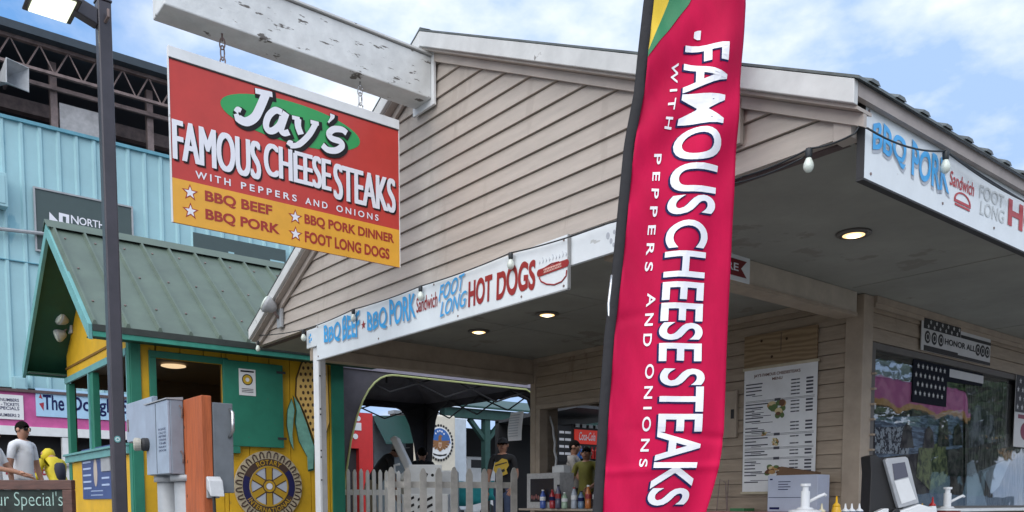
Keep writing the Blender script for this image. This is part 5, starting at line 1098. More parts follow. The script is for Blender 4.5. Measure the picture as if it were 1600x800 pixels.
for q in C4: b.tube([(q[0]+(.03 if q[0] == tx0 else -.03), q[1]+(.03 if q[1] == ty0 else -.03), GB), (q[0]+(.03 if q[0] == tx0 else -.03), q[1]+(.03 if q[1] == ty0 else -.03), tzt)], .02, 6)
for s in (tx0+.05, tx1-.05):
    for i in range(4):
        y0 = ty0+(ty1-ty0)*i/4; y1 = ty0+(ty1-ty0)*(i+1)/4; b.tube([(s, y0, tzt-.02), (s, y1, tzt-.32)], .013, 5); b.tube([(s, y0, tzt-.32), (s, y1, tzt-.02)], .013, 5)
for i in range(4):
    x0 = tx0+(tx1-tx0)*i/4; x1 = tx0+(tx1-tx0)*(i+1)/4; b.tube([(x0, ty1-.05, tzt-.02), (x1, ty1-.05, tzt-.32)], .013, 5); b.tube([(x0, ty1-.05, tzt-.32), (x1, ty1-.05, tzt-.02)], .013, 5)
b.tube([pk, (pk[0], pk[1], 3.0)], .015, 6); b.build('tent_frame', M_DARK, tn)

# ================================================================== PICKET FENCES
def fence(p, q, zb_, zt_, sp, pw, m, label, railz):
    p = Vector(p); q = Vector(q); L = (q-p).length; r_ = (q-p)/L; nn = Vector((r_.y, -r_.x, 0)); t = thing('picket_fence', label, 'fence', p, 'picket fences')
    fr = (p, r_, ZZ.copy(), nn); k = 0; x = 0
    while x < L:
        b = MB(); h_ = zt_-p.z+random.uniform(-.012, .012); poly(b, fr, [(x, zb_-p.z), (x+pw, zb_-p.z), (x+pw, h_-pw*.9), (x+pw*.72, h_-.01), (x+pw*.5, h_), (x+pw*.28, h_-.01), (x, h_-pw*.9)], 0, .018); b.build('picket', m, t); x += sp
    for z in railz: b = MB(); plate(b, fr, -.03, z-p.z-.035, L, z-p.z+.035, -.03, -.001); b.build('rail', m, t)
a = onX(541, 770, -9.75); c = onX(622, 770, -9.75); zt = onX(580, 733, -9.75).z
fence((a.x, a.y, .4), (c.x, c.y, .4), .42, zt, (c.y-a.y)/8.2, (c.y-a.y)/8.2*.52, mat('fence_white', (.82, .81, .78), .6, var=.1), 'bright white picket fence section in front of the tent', (zt-.30, zt-.95))
a = onX(606, 770, -8.4); c = onX(800, 770, -7.9); zt = (onX(606, 731, -8.4).z+onX(800, 730, -7.9).z)/2
fence((a.x, a.y, .35), (c.x, c.y, .35), .38, zt, (c-a).length/8.1, (c-a).length/8.1*.43, mat('fence_grey', (.60, .58, .54), .65, var=.15), 'weathered grey picket fence section leading to the stand corner', (zt-.20, zt-.85))

# ================================================================== BEHIND THE FENCE
def corner2(px0, py0, px1, py1, X): return onX(px0, py1, X), onX(px1, py0, X)
# red kiosk
X = -19.0; a, c = corner2(470, 646, 582, 700, X)
rk = thing('red_kiosk', 'bright red drink kiosk with a white and black lettered sign behind the tent', 'kiosk', ((X-1), (a.y+c.y)/2, GB))
b = MB(); b.box((X-2.2, a.y-1, a.z+.05), (X, c.y, c.z)); b.build('upper_body', flat('kiosk_red', (.62, .03, .03), .45), rk)
b = MB(); b.box((X-2.2, a.y-1, GB), (X-.15, c.y-.02, a.z+.049)); b.build('serving_hatch', M_DARK, rk); b = MB(); q = onX(561, 700, X); b.box((X-.6, q.y, GB), (X, c.y, a.z+.049)); b.build('pillar', flat('kiosk_red', (.62, .03, .03)), rk)
fr = frame((X+.01, onX(540, 673, X).y-1.0, onX(550, 672, X).z), (0, 1, 0), (1, 0, 0)); w_ = onX(564, 670, X).y-fr[0].y; h_ = onX(550, 660, X).z-fr[0].z
b = MB(); plate(b, fr, 0, 0, w_, h_, -.01, .01); sg_ = b.build('sign_panel', M_WHITE, rk); b = MB(); plate(b, fr, w_*.3, h_*.25, w_*.83, h_*.8, .0105, .014); b.build('black_panel', M_BLACK, sg_); b = MB(); text(b, 'DRINKS', fr, w_*.34, h_*.35, w_*.8, h_*.7, .03, lift=.016); b.build('lettering', T_WHITE, sg_)
b = MB(); 
for px_, py_ in ((559, 654), (555, 682)): q = onX(px_, py_, X+.01); b.lathe(q, [(.07, 0), (.07, .02)], 10, (1, 0, 0))
b.build('round_mark', M_WHITE, rk)
# green awning booth
X = -20.0; pts = [onX(x, y, X) for x, y in ((582, 652), (640, 652), (656, 692), (603, 694))]
ga = thing('green_awning_booth', 'grey booth with a dark green slanted awning behind the tent', 'booth', (X-1, pts[0].y, GB))
b = MB(); A, B_, C_, D_ = pts; A = onX(582, 652, X-.9); B_ = onX(640, 652, X-.9); b.hexa([A, B_, C_, D_], [p+Vector((-.02, 0, .05)) for p in (A, B_, C_, D_)]); b.build('awning', mat('awning_green', (.006, .055, .045), .6, var=.1), ga)
b = MB(); b.box((X-2.5, onX(584, 700, X-.95).y, GB), (X-.95, onX(634, 700, X-.95).y, A.z-.05)); b.build('wall', mat('booth_greyblue', (.16, .20, .22), .7), ga)
b = MB(); q = onX(579, 655, X); b.box((X-1, q.y-.12, q.z-.1), (X-.5, q.y+.4, q.z+.12)); b.build('roof_unit', M_DARK, ga)
# brick building
X = -26; a, c = corner2(640, 650, 665, 760, X); bbk = thing('brick_wall', 'brown brick wall partly seen behind the green awning', 'wall', (X, a.y, GB))
m_br = bpy.data.materials.new('brick'); m_br.use_nodes = True; t_ = m_br.node_tree; bt = t_.nodes.new('ShaderNodeTexBrick'); bt.inputs['Scale'].default_value = 4; bt.inputs['Color1'].default_value = (.28, .16, .10, 1); bt.inputs['Color2'].default_value = (.36, .22, .14, 1); bt.inputs['Mortar'].default_value = (.35, .32, .28, 1); mpb = t_.nodes.new('ShaderNodeMapping'); mpb.inputs['Rotation'].default_value = (math.pi/2, 0, math.pi/2); gg = t_.nodes.new('ShaderNodeNewGeometry'); t_.links.new(gg.outputs['Position'], mpb.inputs[0]); t_.links.new(mpb.outputs[0], bt.inputs['Vector']); t_.links.new(bt.outputs['Color'], t_.nodes['Principled BSDF'].inputs['Base Color'])
b = MB(); b.box((X-.3, a.y-.6, GB), (X, c.y+.5, c.z)); b.build('brickwork', m_br, bbk); b = MB(); b.box((X-.35, a.y-.65, c.z), (X+.05, c.y+.55, c.z+.12)); b.build('coping', M_PVC, bbk)
# emblem board: white trailer end with a round rope-edged emblem
X = -16.5; a, c = corner2(664, 650, 712, 790, X)
et = thing('emblem_trailer', 'cream trailer end with a round rope edged eagle emblem in blue and brown', 'trailer', (X, (a.y+c.y)/2, GB))
b = MB(); b.box((X-.5, a.y, .9), (X, c.y, c.z)); b.build('body', mat('trailer_cream', (.66, .62, .52), .5, var=.06), et, .04)
b = MB(); b.lathe((X-.35, c.y+.001, .78), [(.33, 0), (.33, .2)], 20, (0, 1, 0)); b.build('wheel', M_BLACK, et)
q = onX(687, 692, X+.01); er = (onX(709, 692, X).y-onX(666, 692, X).y)/2
fr = frame((X+.012, q.y, q.z), (0, 1, 0), (1, 0, 0)); sy = 1.12
b = MB(); poly(b, fr, ellipse(0, 0, er*.86, er*.86*sy, 40), 0, .004); b.build('emblem_ground', M_WHITE, et)
b = MB()
for i in range(30):
    t_ = 2*math.pi*i/30; poly(b, fr, ellipse(er*.93*math.cos(t_), er*.93*sy*math.sin(t_), er*.075, er*.085, 7), .001, .006)
b.build('rope_edge', M_BLACK, et)
b = MB(); poly(b, fr, [(er*.78*math.cos(t_), er*.78*sy*math.sin(t_)) for t_ in [math.pi*i/20 for i in range(21)]], .0045, .008); b.build('sky_half', flat('emblem_blue', (.03, .12, .38), .5), et)
b = MB()
for sg in (1, -1):
    for k in range(5): t_ = math.radians(8-k*22); poly(b, fr, [(sg*er*.08, er*(.12-k*.06)), (sg*er*(.10+.62*math.cos(t_)), er*(.10+.50*math.sin(t_))), (sg*er*(.08+.60*math.cos(t_-.16)), er*(.04+.48*math.sin(t_-.16))), (sg*er*.06, er*(.0-k*.07))], .0085+k*.0006, .012+k*.0006)
poly(b, fr, [(-.12*er, .1*er), (-.10*er, .38*er), (0, .50*er), (.10*er, .46*er), (.2*er, .40*er), (.09*er, .34*er), (.13*er, .05*er), (.08*er, -.5*er), (-.08*er, -.5*er)], .009, .014); b.build('eagle', flat('emblem_brown', (.24, .11, .04), .5), et)
b = MB(); poly(b, fr, [(-.11*er, .02*er), (.11*er, .02*er), (.11*er, -.22*er), (0, -.34*er), (-.11*er, -.22*er)], .0145, .017); b.build('shield', flat('shield_cream', (.55, .42, .28), .5), et)
b = MB()
for dx_ in (-.06, 0, .06): poly(b, fr, [((dx_-.015)*er, -.05*er), ((dx_+.015)*er, -.05*er), ((dx_+.015)*er, -.24*er), ((dx_-.015)*er, -.24*er)], .0172, .018)
b.build('shield_stripes', T_DRED, et)
b = MB(); poly(b, fr, [(-.5*er, -.62*er), (-.2*er, -.70*er), (.2*er, -.70*er), (.5*er, -.62*er), (.46*er, -.74*er), (0, -.82*er), (-.46*er, -.74*er)], .0045, .008); b.build('scroll', M_BLACK, et)
b = MB()
for dx_, dy_ in ((-.3, .55), (-.15, .68), (0, .72), (.15, .68), (.3, .55)): poly(b, fr, star(dx_*er, dy_*er, er*.08), .0085, .011)
b.build('emblem_marks', T_WHITE, et)
# white truck behind it
X = -17.8; a, c = corner2(706, 654, 729, 790, X)
wt = thing('white_truck', 'pale blue-white box truck body standing behind the emblem trailer', 'truck', (X, (a.y+c.y)/2, GB)); b = MB(); b.box((X-1.0, a.y-.2, .95), (X, c.y, c.z)); b.build('box_body', mat('truck_white', (.46, .52, .58), .45, var=.06), wt, .03); b = MB(); b.box((X-1.0, a.y-.1, .8), (X-.2, c.y-.1, .94)); b.build('chassis', M_BLACK, wt); b = MB(); b.lathe((X-.5, c.y+.001, .82), [(.37, -.2), (.37, .02)], 20, (0, 1, 0)); b.build('wheel', M_BLACK, wt)
# green pavilion
X = -19.5; pv = thing('green_pavilion', 'dark green timber pavilion with a braced post and dark interior behind the tent', 'pavilion', (X-2, 15, GB))
a = onX(690, 652, X); c = onX(900, 640, X); zr = onX(745, 655, X).z; zr2 = onX(745, 640, X).z
M_PG = mat('pavilion_green', (.018, .065, .055), .6, var=.15)
b = MB(); b.box((X-.1, a.y, zr), (X+.15, c.y+8, zr2)); b.build('eave_beam', M_PG, pv)
b = MB(); b.hexa([(X+.3, a.y-.3, zr2+.0), (X+.3, c.y+8, zr2), (X-5, c.y+8, zr2+1.0), (X-5, a.y-.3, zr2+1.0)], [(X+.3, a.y-.3, zr2+.06), (X+.3, c.y+8, zr2+.06), (X-5, c.y+8, zr2+1.06), (X-5, a.y-.3, zr2+1.06)]); b.build('roof', M_PG, pv)
b = MB(); b.box((X-6, a.y, GB), (X-5, c.y+8, zr2)); b.build('back_wall', M_DARK, pv)
for px_ in (759, 905):
    q = onX(px_, 700, X); b = MB(); b.box((X-.1, q.y-.09, GB), (X+.1, q.y+.09, zr)); po2 = b.build('post', M_PG, pv)
    for s in (1, -1): b = MB(); b.obox((X-.07, q.y+s*.08, zr-.62), (.14, 0, 0), (0, s*.54, .58), (0, -s*.08, .08)); b.build('brace', M_PG, po2)
wm = thing('white_van', 'white van seen through the pavilion', 'van', (X-3, 13, GB)); q0 = onX(728, 752, X-2); q1 = onX(782, 715, X-2)
b = MB(); b.box((X-4, q0.y, .8), (X-2, q1.y, q1.z)); b.build('body', M_WHITE, wm, .08); b = MB(); b.box((X-1.999, q0.y+.2, q1.z-.35), (X-1.985, q1.y-.3, q1.z-.1)); b.build('window', M_BLACK, wm); b = MB(); b.lathe((X-2.1, q1.y-.5, .78), [(.33, 0), (.33, .11)], 16, (1, 0, 0)); b.build('wheel', M_BLACK, wm)
b = MB()
# shop lights strip under the pavilion beam
sl_ = thing('light_strip', 'row of white gaps of daylight under the pavilion eave', 'light strip', (X-1, 14, zr)) if False else None
# teal cloth table
tb = thing('folding_table', 'folding table behind the picket fence under a teal cloth', 'table', pl(728, 760, 14.0)); c_ = pl(728, 760, 14.0)
b = MB(); rr_ = RV; ff_ = FV
o_ = c_+Vector((0, 0, 1.0)); b.obox(o_-rr_*.42-ff_*.35, rr_*.84, ff_*.7, (0, 0, .03)); b.build('tabletop', M_WHITE, tb)
for sx_2, sy_2 in ((-.37, -.3), (.37, -.3), (-.37, .3), (.37, .3)): MB().tube([c_+rr_*sx_2+ff_*sy_2, c_+rr_*sx_2+ff_*sy_2+ZZ*1.0], .015, 6).build('leg', M_STEEL, tb)
cl = MB(); nx_, nz_ = 24, 7
def cpt(u, v_):
    if v_ < .35: return o_+rr_*(-.46+.92*u)+ff_*(.39-.78*v_/.35)+ZZ*(.038+.02*math.sin(u*7))
    q = (v_-.35)/.65; return o_+rr_*((-.46+.92*u)*(1+.05*q))-ff_*(.39+.03*q+.025*q*math.sin(u*26))+ZZ*(.038+.02*math.sin(u*7)-q*(.36+.05*math.sin(u*5)))
for j in range(nz_+1):
    for i in range(nx_+1): cl.v.append(cpt(i/nx_, j/nz_))
for j in range(nz_):
    for i in range(nx_): a_ = j*(nx_+1)+i; cl.f.append((a_, a_+1, a_+nx_+2, a_+nx_+1)); cl.mi.append(0)
co = cl.build('tablecloth', mat('cloth_teal', (.02, .32, .36), .7, var=.15), None, smooth=True, loc=tuple(o_)); tag(co, 'teal cloth draped over the table behind the picket fence', 'tablecloth'); sm = co.modifiers.new('s', 'SOLIDIFY'); sm.thickness = .006
# grill, sign board and crate
c_ = pl(655, 770, 12.6); kg = thing('white_grill', 'white rounded grill with a lid handle behind the picket fence', 'grill', c_)
MB().lathe(c_+ZZ*.72, [(.05, 0), (.22, .04), (.30, .16), (.32, .26)], 18).build('bowl', M_WHITE, kg, smooth=True); MB().lathe(c_+ZZ*.982, [(.32, 0), (.30, .1), (.2, .19), (.02, .23)], 18).build('lid', M_WHITE, kg, smooth=True)
b = MB(); b.tube([c_+RV*-.28+ZZ*1.1, c_+RV*-.36+ZZ*1.15, c_+RV*-.36+ZZ*1.24, c_+RV*-.28+ZZ*1.26], .018, 6); b.build('handle', M_WHITE, kg)
for t_ in range(3): MB().tube([c_+RV*.12*math.cos(t_*2.1)+FV*.12*math.sin(t_*2.1)+ZZ*.75, c_+RV*.26*math.cos(t_*2.1)+FV*.26*math.sin(t_*2.1)], .014, 6).build('leg', M_STEEL, kg)
a = at(639, 764, 12.1); c = at(690, 726, 12.1); wb = thing('white_board', 'white board sign with a dark heart shaped mark behind the grey pickets', 'sign board', (a.x, a.y, gz(a.x, a.y))); fr = frame((a.x, a.y, a.z-.12), (c.x-a.x, c.y-a.y, 0), (c.y-a.y, -(c.x-a.x), 0)); w_ = Vector((c.x-a.x, c.y-a.y)).length; h_ = c.z-a.z+.12
b = MB(); plate(b, fr, 0, 0, w_, h_, -.02, 0); b.build('board', M_WHITE, wb, .004); b = MB(); poly(b, fr, [(w_*.45, h_*.72), (w_*.52, h_*.76), (w_*.59, h_*.72), (w_*.52, h_*.56)], 0, .003); poly(b, fr, ellipse(w_*.72, h_*.68, .022, .022, 10), 0, .003); b.build('mark', T_BLACK, wb)
b = MB(); 
for x in (.05, w_-.05): b.tube([fpt(fr, x, 0, -.01), (fpt(fr, x, 0, -.01).x, fpt(fr, x, 0, -.01).y, GB-.02)], .014, 6)
b.build('leg', M_WHITE, wb)
a = at(628, 800, 11.4); c = at(700, 780, 11.4); zc_ = thing('zebra_crate', 'white crate with black painted swirls behind the grey pickets', 'crate', (a.x, a.y, gz(a.x, a.y))); fr = frame((a.x, a.y, GB), (c.x-a.x, c.y-a.y, 0), (c.y-a.y, -(c.x-a.x), 0)); w_ = Vector((c.x-a.x, c.y-a.y)).length; h_ = at(660, 772, 11.4).z-GB
b = MB(); plate(b, fr, 0, 0, w_, h_, -.4, 0); b.build('box', M_WHITE, zc_, .006); b = MB(); rr = random.Random(9)
for i in range(4):
    for j in range(6): ring(b, fr, w_*(.2+i*.2), h_*(.3+j*.12), .025, .042, .001, .004, rr.random()*6, rr.random()*6+9, 8) if False else poly(b, fr, [(w_*(.14+i*.2), h_*(.28+j*.12)), (w_*(.27+i*.2), h_*(.33+j*.12)), (w_*(.26+i*.2), h_*(.37+j*.12)), (w_*(.15+i*.2), h_*(.33+j*.12))], .001, .004)
b.build('swirls', T_BLACK, zc_)
# leaning white panel (open cooler lid)
p0 = at(612, 683, 13); p1 = at(637, 735, 13); lc = thing('chest_cooler', 'white chest cooler with its lid raised at a slant behind the white fence', 'cooler', pl(640, 760, 13.2)); d_ = (p1-p0); c_ = pl(640, 760, 13.2)
b = MB(); nrm_ = Vector((d_.x, d_.y, d_.z)).normalized().cross(RV).normalized(); rr2 = d_.normalized().cross(FV).normalized(); b.obox(p0-rr2*.035, d_, rr2*.10, FV*.45); ld = b.build('lid', M_WHITE, lc, .02); b = MB(); b.obox(Vector((p1.x, p1.y, GB))-rr2*.0, RV*.75, FV*.45, ZZ*(p1.z-GB)); b.build('body', M_WHITE, lc, .02); b = MB(); b.obox(p0+d_*.35-rr2*.037-FV*.0, d_*.25, rr2*.001, FV*.3) ; b.build('label_strip', M_PVC, ld)
# people under the tent
person(pl(578, 760, 13.4), RV*.9+FV*.3, 'person in a black shirt and grey cap bending forward behind the white fence', {'R': (.42, -.15, .75), 'L': (.42, .15, .75)}, M_SHIRTB, .5, M_KHAKI, lean=.62, cap=mat('cap_grey', (.25, .24, .23), .8), hair=M_HAIR, head_drop=.5, height=1.80)
person(pl(660, 760, 14.6), FV, 'dark haired person in a black shirt standing with back turned beside the emblem trailer', {'R': (.2, -.25, .95), 'L': (.2, .25, .95)}, M_SHIRTB, .5, M_DENIM, height=1.66, head_drop=.2)
def print_back(root, W, T, HP):
    b = MB(); p = W(T(.125, 0, 1.27)); q = W(T(.125, .1, 1.27))-p; fr = (p, q.normalized(), ZZ.copy(), q.normalized().cross(ZZ)); poly(b, fr, [(-.12, -.04), (-.10, .07), (-.04, .09), (.02, .14), (.10, .12), (.13, .03), (.09, -.03), (.11, -.10), (.03, -.13), (-.07, -.11)], .0, .02); o = b.build('shirt_print', flat('print_yellow', (.62, .42, .05), .7), root)
    b = MB(); poly(b, fr, [(-.09, .02), (.10, .07), (.10, .085), (-.09, .04)], .021, .026); poly(b, fr, [(-.05, -.06), (.06, -.02), (.07, -.06), (0, -.09)], .021, .026); b.build('print_marks', M_BLACK, o)
person(pl(786, 760, 13.6), FV*-1+RV*-.25, 'person in a black shirt with a yellow print and dark cap near the stand corner', {'R': (.15, -.24, .85), 'L': (.2, .2, .95)}, M_SHIRTB, .5, M_DENIM, cap=M_SHIRTB, height=1.72, extra=print_back)
# people inside the hut
person(pl(917, 700, 12.0), FV*-1+RV*-.4, 'stand worker in an olive shirt at the drink cooler beyond the serving window', {'R': (.3, -.15, 1.05), 'L': (.3, .15, 1.05)}, M_OLIVE, .45, M_SHIRTB, height=1.50, head_drop=.4)
person(pl(897, 700, 12.6), RV*.9+FV*-.3, 'stand worker in a grey shirt left of the drink cooler beyond the serving window', {'R': (.3, -.2, 1.0), 'L': (.35, .15, 1.05)}, mat('shirt_grey', (.34, .32, .30), .8, var=.2), .45, M_SHIRTB, height=1.62)

# ================================================================== SERVING SHELF ITEMS
zs = 1.086
a = onY(822, 790, 6.06); c = onY(886, 740, 6.06)
db = thing('display_box', 'pale grey box with a dark screen front standing on the serving shelf', 'display box', ((a.x+c.x)/2, 6.1, zs))
x0, x1 = a.x, onY(873, 760, 6.06).x; zt = onY(850, 739, 6.06).z
b = MB(); b.box((x0, 6.07, zs), (x1, 6.28, zt)); b.build('case', mat('foam_grey', (.46, .46, .46), .7, var=.12, scale=30), db, .005)
b = MB(); b.box((x0+.07, 6.062, zs+.07), (x1-.09, 6.069, zt-.06)); b.build('screen', flat('screen_dark', (.02, .02, .03), .15), db)
b = MB(); rr = random.Random(4)
for i in range(6): poly(b, frame((x0+.09+i*.035, 6.061, zs+.08), (1, 0, 0), (0, -1, 0)), ellipse(.01, .03+rr.random()*.05, .012, .025, 8), 0, .001)
b.build('picture', flat('pic_red', (.32, .12, .12), .4), db)
bt = [((.06, .12, .42), .20, 'blue'), ((.40, .03, .04), .20, 'red'), ((.10, .10, .16), .25, 'tall dark'), ((.35, .48, .36), .17, 'pale green'), ((.40, .45, .52), .22, 'clear'), ((.16, .25, .38), .18, 'light blue'), ((.50, .16, .04), .24, 'orange'), ((.06, .05, .05), .23, 'dark cola')]
for i, (cc, hh, nm) in enumerate(bt):
    px_ = [851, 866, 875, 885, 897, 908, 919, 931][i]; q = onY(px_, 785, 6.055); r_ = .033
    t = thing('drink_bottle', f'{nm} drink bottle in the row on the serving shelf', 'bottle', (q.x, 6.04, zs), 'drink bottles on the serving shelf')
    MB().lathe((q.x, 6.055 if i > 3 else 6.03, zs), [(r_*.9, 0), (r_, .01), (r_, hh*.30), (r_*.9, hh*.36), (r_, hh*.42), (r_, hh*.66), (r_*.4, hh*.88), (r_*.38, hh*.93)], 12).build('bottle', flat('bottle_'+nm.replace(' ', '_'), cc, .18), t, smooth=True)
    MB().lathe((q.x, 6.055 if i > 3 else 6.03, zs), [(r_*.45, hh*.931), (r_*.45, hh)], 10).build('cap', [M_WHITE, T_DRED, M_BLACK][i % 3], t); MB().lathe((q.x, 6.055 if i > 3 else 6.03, zs), [(r_*1.02, hh*.42), (r_*1.02, hh*.62)], 12).build('label_band', [M_WHITE, T_NAVY, T_DRED, M_PAPER][i % 4], t)
pn = thing('paper_notice', 'curling white paper notice pinned to the porch corner trim', 'notice', (XL, 6.2, 1.9)); fr = frame(onY(798, 690, YW-.30), (1, 0, 0), (0, -1, 0)); b = MB()
A = onY(799, 645, YW-.035); w_ = onY(819, 645, YW-.035).x-A.x; zb_ = onY(805, 689, YW-.035).z
for i in range(9):
    t0 = i/8; z_ = A.z+(zb_-A.z)*t0; b.v += [Vector((A.x+.0*t0, YW-.04-.05*math.sin(t0*2.2), z_)), Vector((A.x+w_-.02*t0, YW-.04-.02*math.sin(t0*2), z_))]
for i in range(8): b.f.append((2*i, 2*i+1, 2*i+3, 2*i+2)); b.mi.append(0)
o = b.build('sheet', M_PAPER, pn); o.modifiers.new('s', 'SOLIDIFY').thickness = .001
b = MB()
for i in range(9): z_ = A.z-.04-i*.03; b.box((A.x+.02, YW-.12, z_), (A.x+w_*.8, YW-.115, z_+.008))
b.map(lambda p: Vector((p.x, YW-.046-.05*math.sin((A.z-p.z)/(A.z-zb_)*2.2)+(p.y-(YW-.12)), p.z))); b.build('lettering', T_GREYS, pn)

# ================================================================== MENU BOARD
ply = thing('plywood_panel', 'bare plywood panel fixed to the hut wall above the printed menu', 'panel', (-4.2, YW, 2.3)); a = onY(1164, 580, YW-.02); c = onY(1279, 507, YW-.02)
m_w = bpy.data.materials.new('plywood'); m_w.use_nodes = True; tt = m_w.node_tree; wv = tt.nodes.new('ShaderNodeTexWave'); wv.inputs['Scale'].default_value = 1.6; wv.inputs['Distortion'].default_value = 9; wv.inputs['Detail'].default_value = 3; wv.bands_direction = 'Z'; gg = tt.nodes.new('ShaderNodeNewGeometry'); mpw = tt.nodes.new('ShaderNodeMapping'); mpw.inputs['Scale'].default_value = (1.2, 1, 5); tt.links.new(gg.outputs['Position'], mpw.inputs[0]); tt.links.new(mpw.outputs[0], wv.inputs['Vector']); rp_ = tt.nodes.new('ShaderNodeValToRGB'); rp_.color_ramp.elements[0].color = (.21, .14, .075, 1); rp_.color_ramp.elements[1].color = (.31, .22, .125, 1); tt.links.new(wv.outputs['Fac'], rp_.inputs[0]); tt.links.new(rp_.outputs[0], tt.nodes['Principled BSDF'].inputs['Base Color'])
b = MB(); b.box((a.x, YW-.035, a.z-.02), (c.x, YW-.018, c.z)); b.build('sheet', m_w, ply, .002); b = MB()
for x, z in ((.25, .8), (.6, .75), (.4, .3)): b.lathe((a.x+(c.x-a.x)*x, YW-.0365, a.z+(c.z-a.z)*z), [(.012, 0), (.010, .001)], 10, (0, -1, 0))
b.build('knot', mat('knot_dark', (.06, .03, .015), .7), ply)
b = MB(); xm = a.x+(c.x-a.x)*.52; b.box((xm, YW-.037, a.z+.12), (xm+.004, YW-.0355, c.z-.01)); b.build('joint', M_BROWN, ply)
mn = thing('menu_board', 'tall white printed menu with food photographs on the hut wall', 'menu', (-4.2, YW-.03, 1.3)); x0 = onY(1163, 600, YW-.04).x; x1 = onY(1277, 600, YW-.04).x; z1 = onY(1163, 580, YW-.04).z; z0 = 1.24
fr = frame((x0, YW-.04, z0), (1, 0, 0), (0, -1, 0)); w_ = x1-x0; h_ = z1-z0
b = MB(); plate(b, fr, 0, 0, w_, h_, -.004, 0); b.build('sheet', M_PAPER, mn)
b = MB(); plate(b, fr, -.012, h_-.004, w_+.012, h_+.018, -.004, .008); plate(b, fr, -.012, -.02, w_+.012, .002, -.004, .008); b.build('edge_rail', mat('rail_tan', (.50, .44, .32), .5), mn)
b = MB(); text(b, "JAY'S FAMOUS CHEESESTEAKS", fr, w_*.14, h_-.075, w_*.78, h_-.042, .02, lift=.002); text(b, 'MENU', fr, w_*.40, h_-.108, w_*.54, h_-.085, .02, lift=.002); b.build('lettering', flat('menu_brown', (.14, .05, .03), .5), mn)
b = MB(); rr = random.Random(11); y = h_-.13
sect = [(.105, 5), (.30, 7), (.47, 10), (.60, 12), (.75, 15)]
for k in range(30):
    yy = h_-.13-k*(h_-.18)/30
    if k in (5, 15, 19, 22):
        plate(b, fr, .02, yy+.004, w_-.02, yy+.007, .001, .002); plate(b, fr, .02, yy-.006, w_-.02, yy-.003, .001, .002); plate(b, fr, w_*.44, yy-.010, w_*.52, yy+.012, .001, .0025); continue
    if rr.random() < .8: plate(b, fr, .02, yy, .03+w_*rr.uniform(.10, .32), yy+.010, .001, .002)
    if rr.random() < .45: plate(b, fr, w_*.12, yy-.012, w_*rr.uniform(.25, .42), yy-.007, .001, .002)
    if k not in (10, 11, 17): plate(b, fr, w_*.66, yy, w_*.73, yy+.010, .001, .002); plate(b, fr, w_*.735, yy, w_*.775, yy+.010, .001, .002); plate(b, fr, w_*.86, yy-.002, w_*.95, yy+.013, .001, .002)
b.build('print', flat('menu_print', (.06, .06, .08), .6), mn)
def foodpic(cx_, cy_, w2, h2, seed):
    b = MB(); rr = random.Random(seed)
    for i in range(16): poly(b, fr, ellipse(cx_+rr.uniform(-w2, w2)*.7, cy_+rr.uniform(-h2, h2)*.7, w2*rr.uniform(.2, .4), h2*rr.uniform(.2, .38), 9), .001, .003+i*.0004, rr.randrange(4))
    b.build('food_photo', [flat('bun', (.42, .24, .09), .6), flat('meat', (.14, .06, .03), .6), flat('cheese', (.62, .50, .28), .6), flat('green_veg', (.10, .16, .05), .6)], mn)
foodpic(w_*.47, h_*.66, w_*.14, h_*.075, 1); foodpic(w_*.30, h_*.47, w_*.05, h_*.02, 2); foodpic(w_*.46, h_*.40, w_*.05, h_*.035, 3); foodpic(w_*.46, h_*.17, w_*.15, h_*.05, 5)
t = thing('wall_box', 'tan electrical cover panel on the hut wall between the flag and the menu', 'electrical panel', (-4.8, YW-.02, 1.6)); a = onY(1131, 685, YW-.02); c = onY(1154, 610, YW-.02); b = MB(); b.box((a.x-.1, YW-.05, a.z), (c.x, YW-.017, c.z)); b.build('cover', M_HUTTRIM, t, .004); b = MB(); b.box((c.x-.05, YW-.058, (a.z+c.z)/2-.04), (c.x-.02, YW-.051, (a.z+c.z)/2+.04)); b.build('latch', M_DARK, t)

# carton on the front shelf
a = onY(1199, 792, 6.02); c = onY(1278, 741, 6.02); ct = thing('carton', 'blue-white cardboard carton with printed address lines on the front shelf below the menu', 'carton', ((a.x+c.x)/2, 6.1, 1.076)); d2 = .17
M_CTN = flat('carton_white', (.46, .50, .62), .6)
b = MB(); b.box((a.x, 6.02, 1.076), (c.x, 6.02+d2, c.z)); b.build('box', M_CTN, ct, .003)
b = MB(); b.hexa([(a.x+.02, 6.10, c.z), (c.x-.03, 6.10, c.z), (c.x-.03, 6.104, c.z), (a.x+.02, 6.104, c.z)], [(a.x+.06, 6.11, c.z+.075), (c.x-.06, 6.16, c.z+.02), (c.x-.06, 6.164, c.z+.02), (a.x+.06, 6.114, c.z+.075)]); b.build('flap', mat('kraft', (.16, .09, .05), .8), ct)
fr = frame((a.x, 6.019, 1.076), (1, 0, 0), (0, -1, 0)); w_ = c.x-a.x; h_ = c.z-1.076; b = MB(); plate(b, fr, .02, h_*.06, w_*.25, h_*.12, 0, .001); plate(b, fr, .02, h_*.87, w_*.1, h_*.91, 0, .001)
for i in range(4): plate(b, fr, w_*.22, h_*(.6+i*.07), w_*(.42+.05*(i % 2)), h_*(.62+i*.07), 0, .001)
plate(b, fr, w_*.02, h_*.38, w_*.75, h_*.395, 0, .001); b.build('print', T_NAVY, ct)
